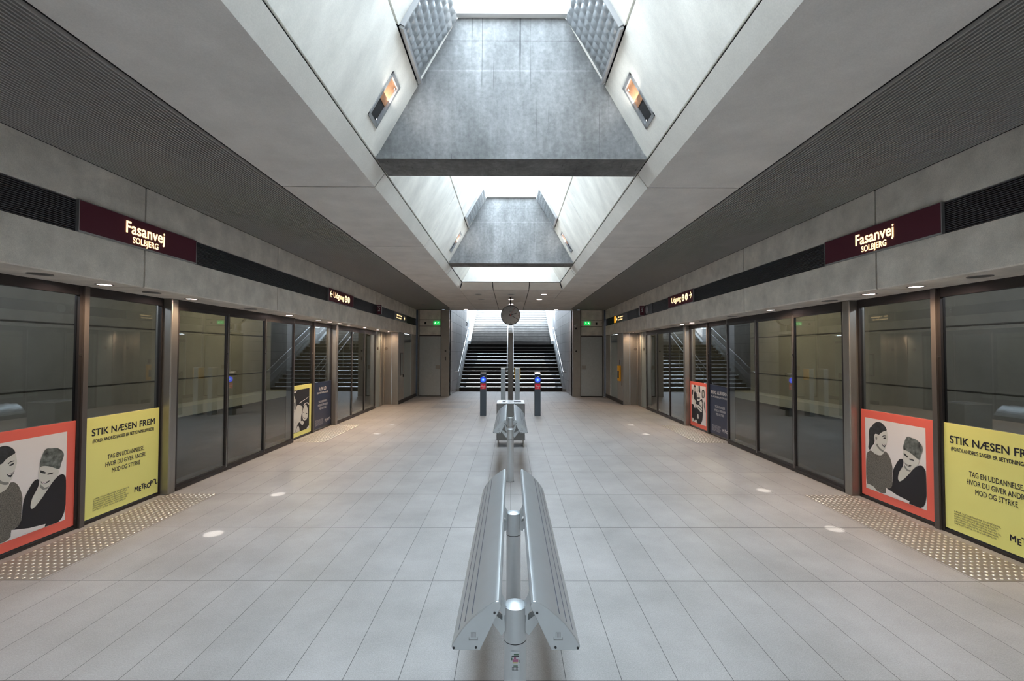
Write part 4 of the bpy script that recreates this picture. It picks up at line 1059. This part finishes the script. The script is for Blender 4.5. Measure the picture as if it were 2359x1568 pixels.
def pillar(x, label, amber):
    r = thing('ticket_pillar', (x, 7.2, -1), label, 'post', 'slim grey pillars behind the litter bin')
    MB().box(x - .036, x + .036, 7.2, 7.34, -1, -.262).build('column', 'pillar', r, bevel=.004)
    MB().box(x - .037, x + .037, 7.199, 7.341, -.262, -.255).build('cap', 'white_ink', r)
    MB().lathe((x, 7.197, -.345), [(.0001, -.002), (.005, -.002), (.005, .002), (.0001, .002)], 12, 'y').build('lock', 'black', r)
    if amber:
        for s in (-1, 1): MB().box(x + s * .036, x + s * .047, 7.205, 7.335, -.43, -.258).build('side_panel', 'amber', r)
pillar(-.120, 'slim light grey pillar standing left of the clock totem', False)
pillar(.104, 'slim grey pillar with amber side panels, right of the clock totem', True)

r = thing('information_totem', (-.006, 8.0, -1), 'tall narrow brown metal totem rising behind the litter bin, below the clock', 'totem')
MB().box(-.047, .034, 7.85, 8.2, -1.0, .325).build('board', 'totem', r, bevel=.004)
MB().box(-.037, .024, 7.86, 8.19, .325, .37).build('top_bracket', 'alu', r)
MB().box(-.052, .039, 7.84, 8.21, -1.0, -.985).build('base_plate', 'frame', r)

r = thing('station_clock', (-.008, 8.05, .65), 'round grey-faced platform clock hanging from the soffit above the totem', 'clock')
cx, cz, cy, cr = -.008, .645, 8.03, .166
MB().lathe((cx, cy, cz), [(.0001, 0), (cr, 0), (cr * 1.03, .004), (cr * 1.03, .060), (.0001, .060)], 56, 'y').build('case', 'black', r)
MB().lathe((cx, cy, cz), [(.0001, -.002), (cr * .97, -.002), (cr * .97, .001), (.0001, .001)], 56, 'y').build('dial', 'clock_face', r)
fr = Frame(0, cy - .0025, cz, cx)
def hand(name, ang, l, b_, wdt, m_, d_):
    a = R(ang); u = Vector((math.sin(a), math.cos(a))); n_ = Vector((u.y, -u.x)); L = cr * H
    p = [u * l * L + n_ * wdt * L * .7, u * l * L - n_ * wdt * L * .7, -u * b_ * L - n_ * wdt * L, -u * b_ * L + n_ * wdt * L]
    flat(name, fr, [[tuple(q) for q in p]], d_, m_, r)
m_ = []
for k in range(12):
    a = R(30 * k); u = Vector((math.sin(a), math.cos(a))); n_ = Vector((u.y, -u.x)); L = cr * H
    m_.append([tuple(u * .92 * L + n_ * .012 * L), tuple(u * .92 * L - n_ * .012 * L), tuple(u * .76 * L - n_ * .012 * L), tuple(u * .76 * L + n_ * .012 * L)])
flat('hour_marks', fr, m_, .001, 'frame', r)
flat('maker_line', fr, [[(-.13 * cr * H, .40 * cr * H), (.13 * cr * H, .40 * cr * H), (.13 * cr * H, .43 * cr * H), (-.13 * cr * H, .43 * cr * H)]], .001, 'frame', r)
hand('hour_hand', 71, .68, .18, .035, 'black', .002)
hand('minute_hand', 119, .95, .18, .03, 'black', .003)
hand('second_hand', 29, .92, .12, .012, 'clock_red', .004)
MB().lathe((cx, cy - .006, cz), [(.0001, -.001), (.008, -.001), (.008, .001), (.0001, .001)], 14, 'y').build('hub', 'clock_red', r)
MB().tube([(cx, cy + .03, cz + cr), (cx, cy + .03, ZC)], .010, 12).build('hanging_rod', 'black', r)
MB().lathe((cx, cy + .03, ZC), [(.0001, -.006), (.03, -.006), (.03, 0), (.0001, 0)], 20).build('ceiling_rose', 'black', r)

# cameras
def cctv(p, d_, label, mirror=False):
    r = thing('security_camera', p, label, 'camera', 'security cameras near the stairs')
    x, y, z = p
    MB().tube([(x, y, z), (x, y - .05, z)], .008, 10).build('arm', 'frame', r)
    MB().tube([(x - d_ * .035, y - .09, z - .012), (x + d_ * .03, y - .05, z + .03)], .018, 14).build('housing', 'alu', r)
    MB().lathe((x, y - .05, z - .075), [(.0001, -.02), (.02, -.016), (.028, 0), (.028, .02), (.0001, .02)], 20).build('dome', 'black', r)
    MB().tube([(x, y - .05, z - .06), (x, y - .05, z + .01)], .006, 8).build('stalk', 'white_ink', r)
cctv((1.455, YE - .03, .60), 1, 'security camera with dome fixed to the column right of the stairs')
cctv((-1.37, 14.25, .90), -1, 'small dark security camera at the top of the left stair wall')

# emergency phone, intercom
r = thing('emergency_phone', (XF, 9.0, -.4), 'yellow emergency telephone on a grey plate on the right wall by the end door', 'telephone')
MB().box(XF - .012, XF, 8.86, 9.12, -.64, -.10).build('back_plate', 'steel_dull', r)
MB().box(XF - .045, XF - .012, 8.88, 9.05, -.56, -.26).build('housing', 'amber', r, bevel=.01)
MB().box(XF - .05, XF - .045, 8.91, 9.02, -.50, -.36).build('keypad', 'ink', r)
MB().box(XF - .016, XF - .012, 8.93, 9.00, -.24, -.15).build('grille', 'ink', r)
r = thing('fire_hose_slot', (-XF, 9.0, -.3), 'narrow recessed steel wall panel with small handle on the left wall by the end door', 'wall panel')  # intercom slot, built as a framed panel with a handle
MB().box(-XF, -XF + .006, 8.90, 9.10, -.46, -.02).build('frame', 'frame', r)
MB().box(-XF + .004, -XF + .008, 8.93, 9.07, -.44, -.04).build('panel', 'pale_glass', r)
MB().box(-XF, -XF + .014, 9.12, 9.16, -.50, -.45).build('handle', 'black', r)

# floor hatches
for s, sd in ((-1, 'left'), (1, 'right')):
    r = thing('floor_hatch', (s * 1.05, 8.7, -1), 'rectangular access hatch in the paving on the %s, before the stairs' % sd, 'hatch', 'floor hatches before the stairs')
    x0, x1 = (-1.42, -.76) if s < 0 else (.79, 1.45)
    m = MB(); t = .008
    m.box(x0, x1, 8.20, 8.20 + t * 2, -1, -.9985); m.box(x0, x1, 9.2 - t * 2, 9.2, -1, -.9985); m.box(x0, x0 + t, 8.2, 9.2, -1, -.9985); m.box(x1 - t, x1, 8.2, 9.2, -1, -.9985)
    m.build('frame', 'hatch', r)
    if s < 0: MB().box(x0 + t, x1 - t, 8.22, 8.62, -1, -.9988).build('grating', 'hatch', r)

# tactile strips of studs
def strip(s, y0, y1, label, detailed):
    r = thing('tactile_strip', (s * 2.24, (y0 + y1) / 2, -1), label, 'tactile paving', 'tactile stud strips at the doors')
    MB().box(s * 2.057, s * 2.39, y0, y1, -1.0, -.9994).build('paving_slab', 'pad', r)
    xs = [2.075 + .0333 * i for i in range(10)]; n = 36
    ys = [y0 + .017 + (y1 - y0 - .034) * j / (n - 1) for j in range(n)]
    spots = sorted(((y, x) for x in xs for y in ys if y < 100), key=lambda t: t[0])
    prof = [(.0078, 0), (.0068, .0028), (.0042, .0042), (.0001, .0044)]
    lead, rest = (spots[:100], spots[100:]) if detailed else ([], spots)
    if lead:
        m = MB().lathe((0, 0, -1.0), prof, 10)
        base = m.build('stud', 'stud', None)
        me = base.data; bpy.data.objects.remove(base)
        off = W((0, 0, -1.0)); me.transform(Matrix.Translation(-off))
        org = wloc(r)
        for y, x in lead:
            o = bpy.data.objects.new('stud', me); COL.objects.link(o); o.parent = r; o.location = W((s * x, y, -.9996)) - org
    m = MB()
    for y, x in rest: m.lathe((s * x, y, -.9996), prof, 8)
    o = m.build('studs', 'stud', r); o['kind'] = 'stuff'
for s, sd in ((-1, 'left'), (1, 'right')):
    strip(s, 2.035, 3.256, 'strip of steel tactile studs in the near %s paving, below the large posters' % sd, True)
    strip(s, 5.089, 6.311, 'smaller distant strip of steel tactile studs in the %s paving, below the navy poster' % sd, False)
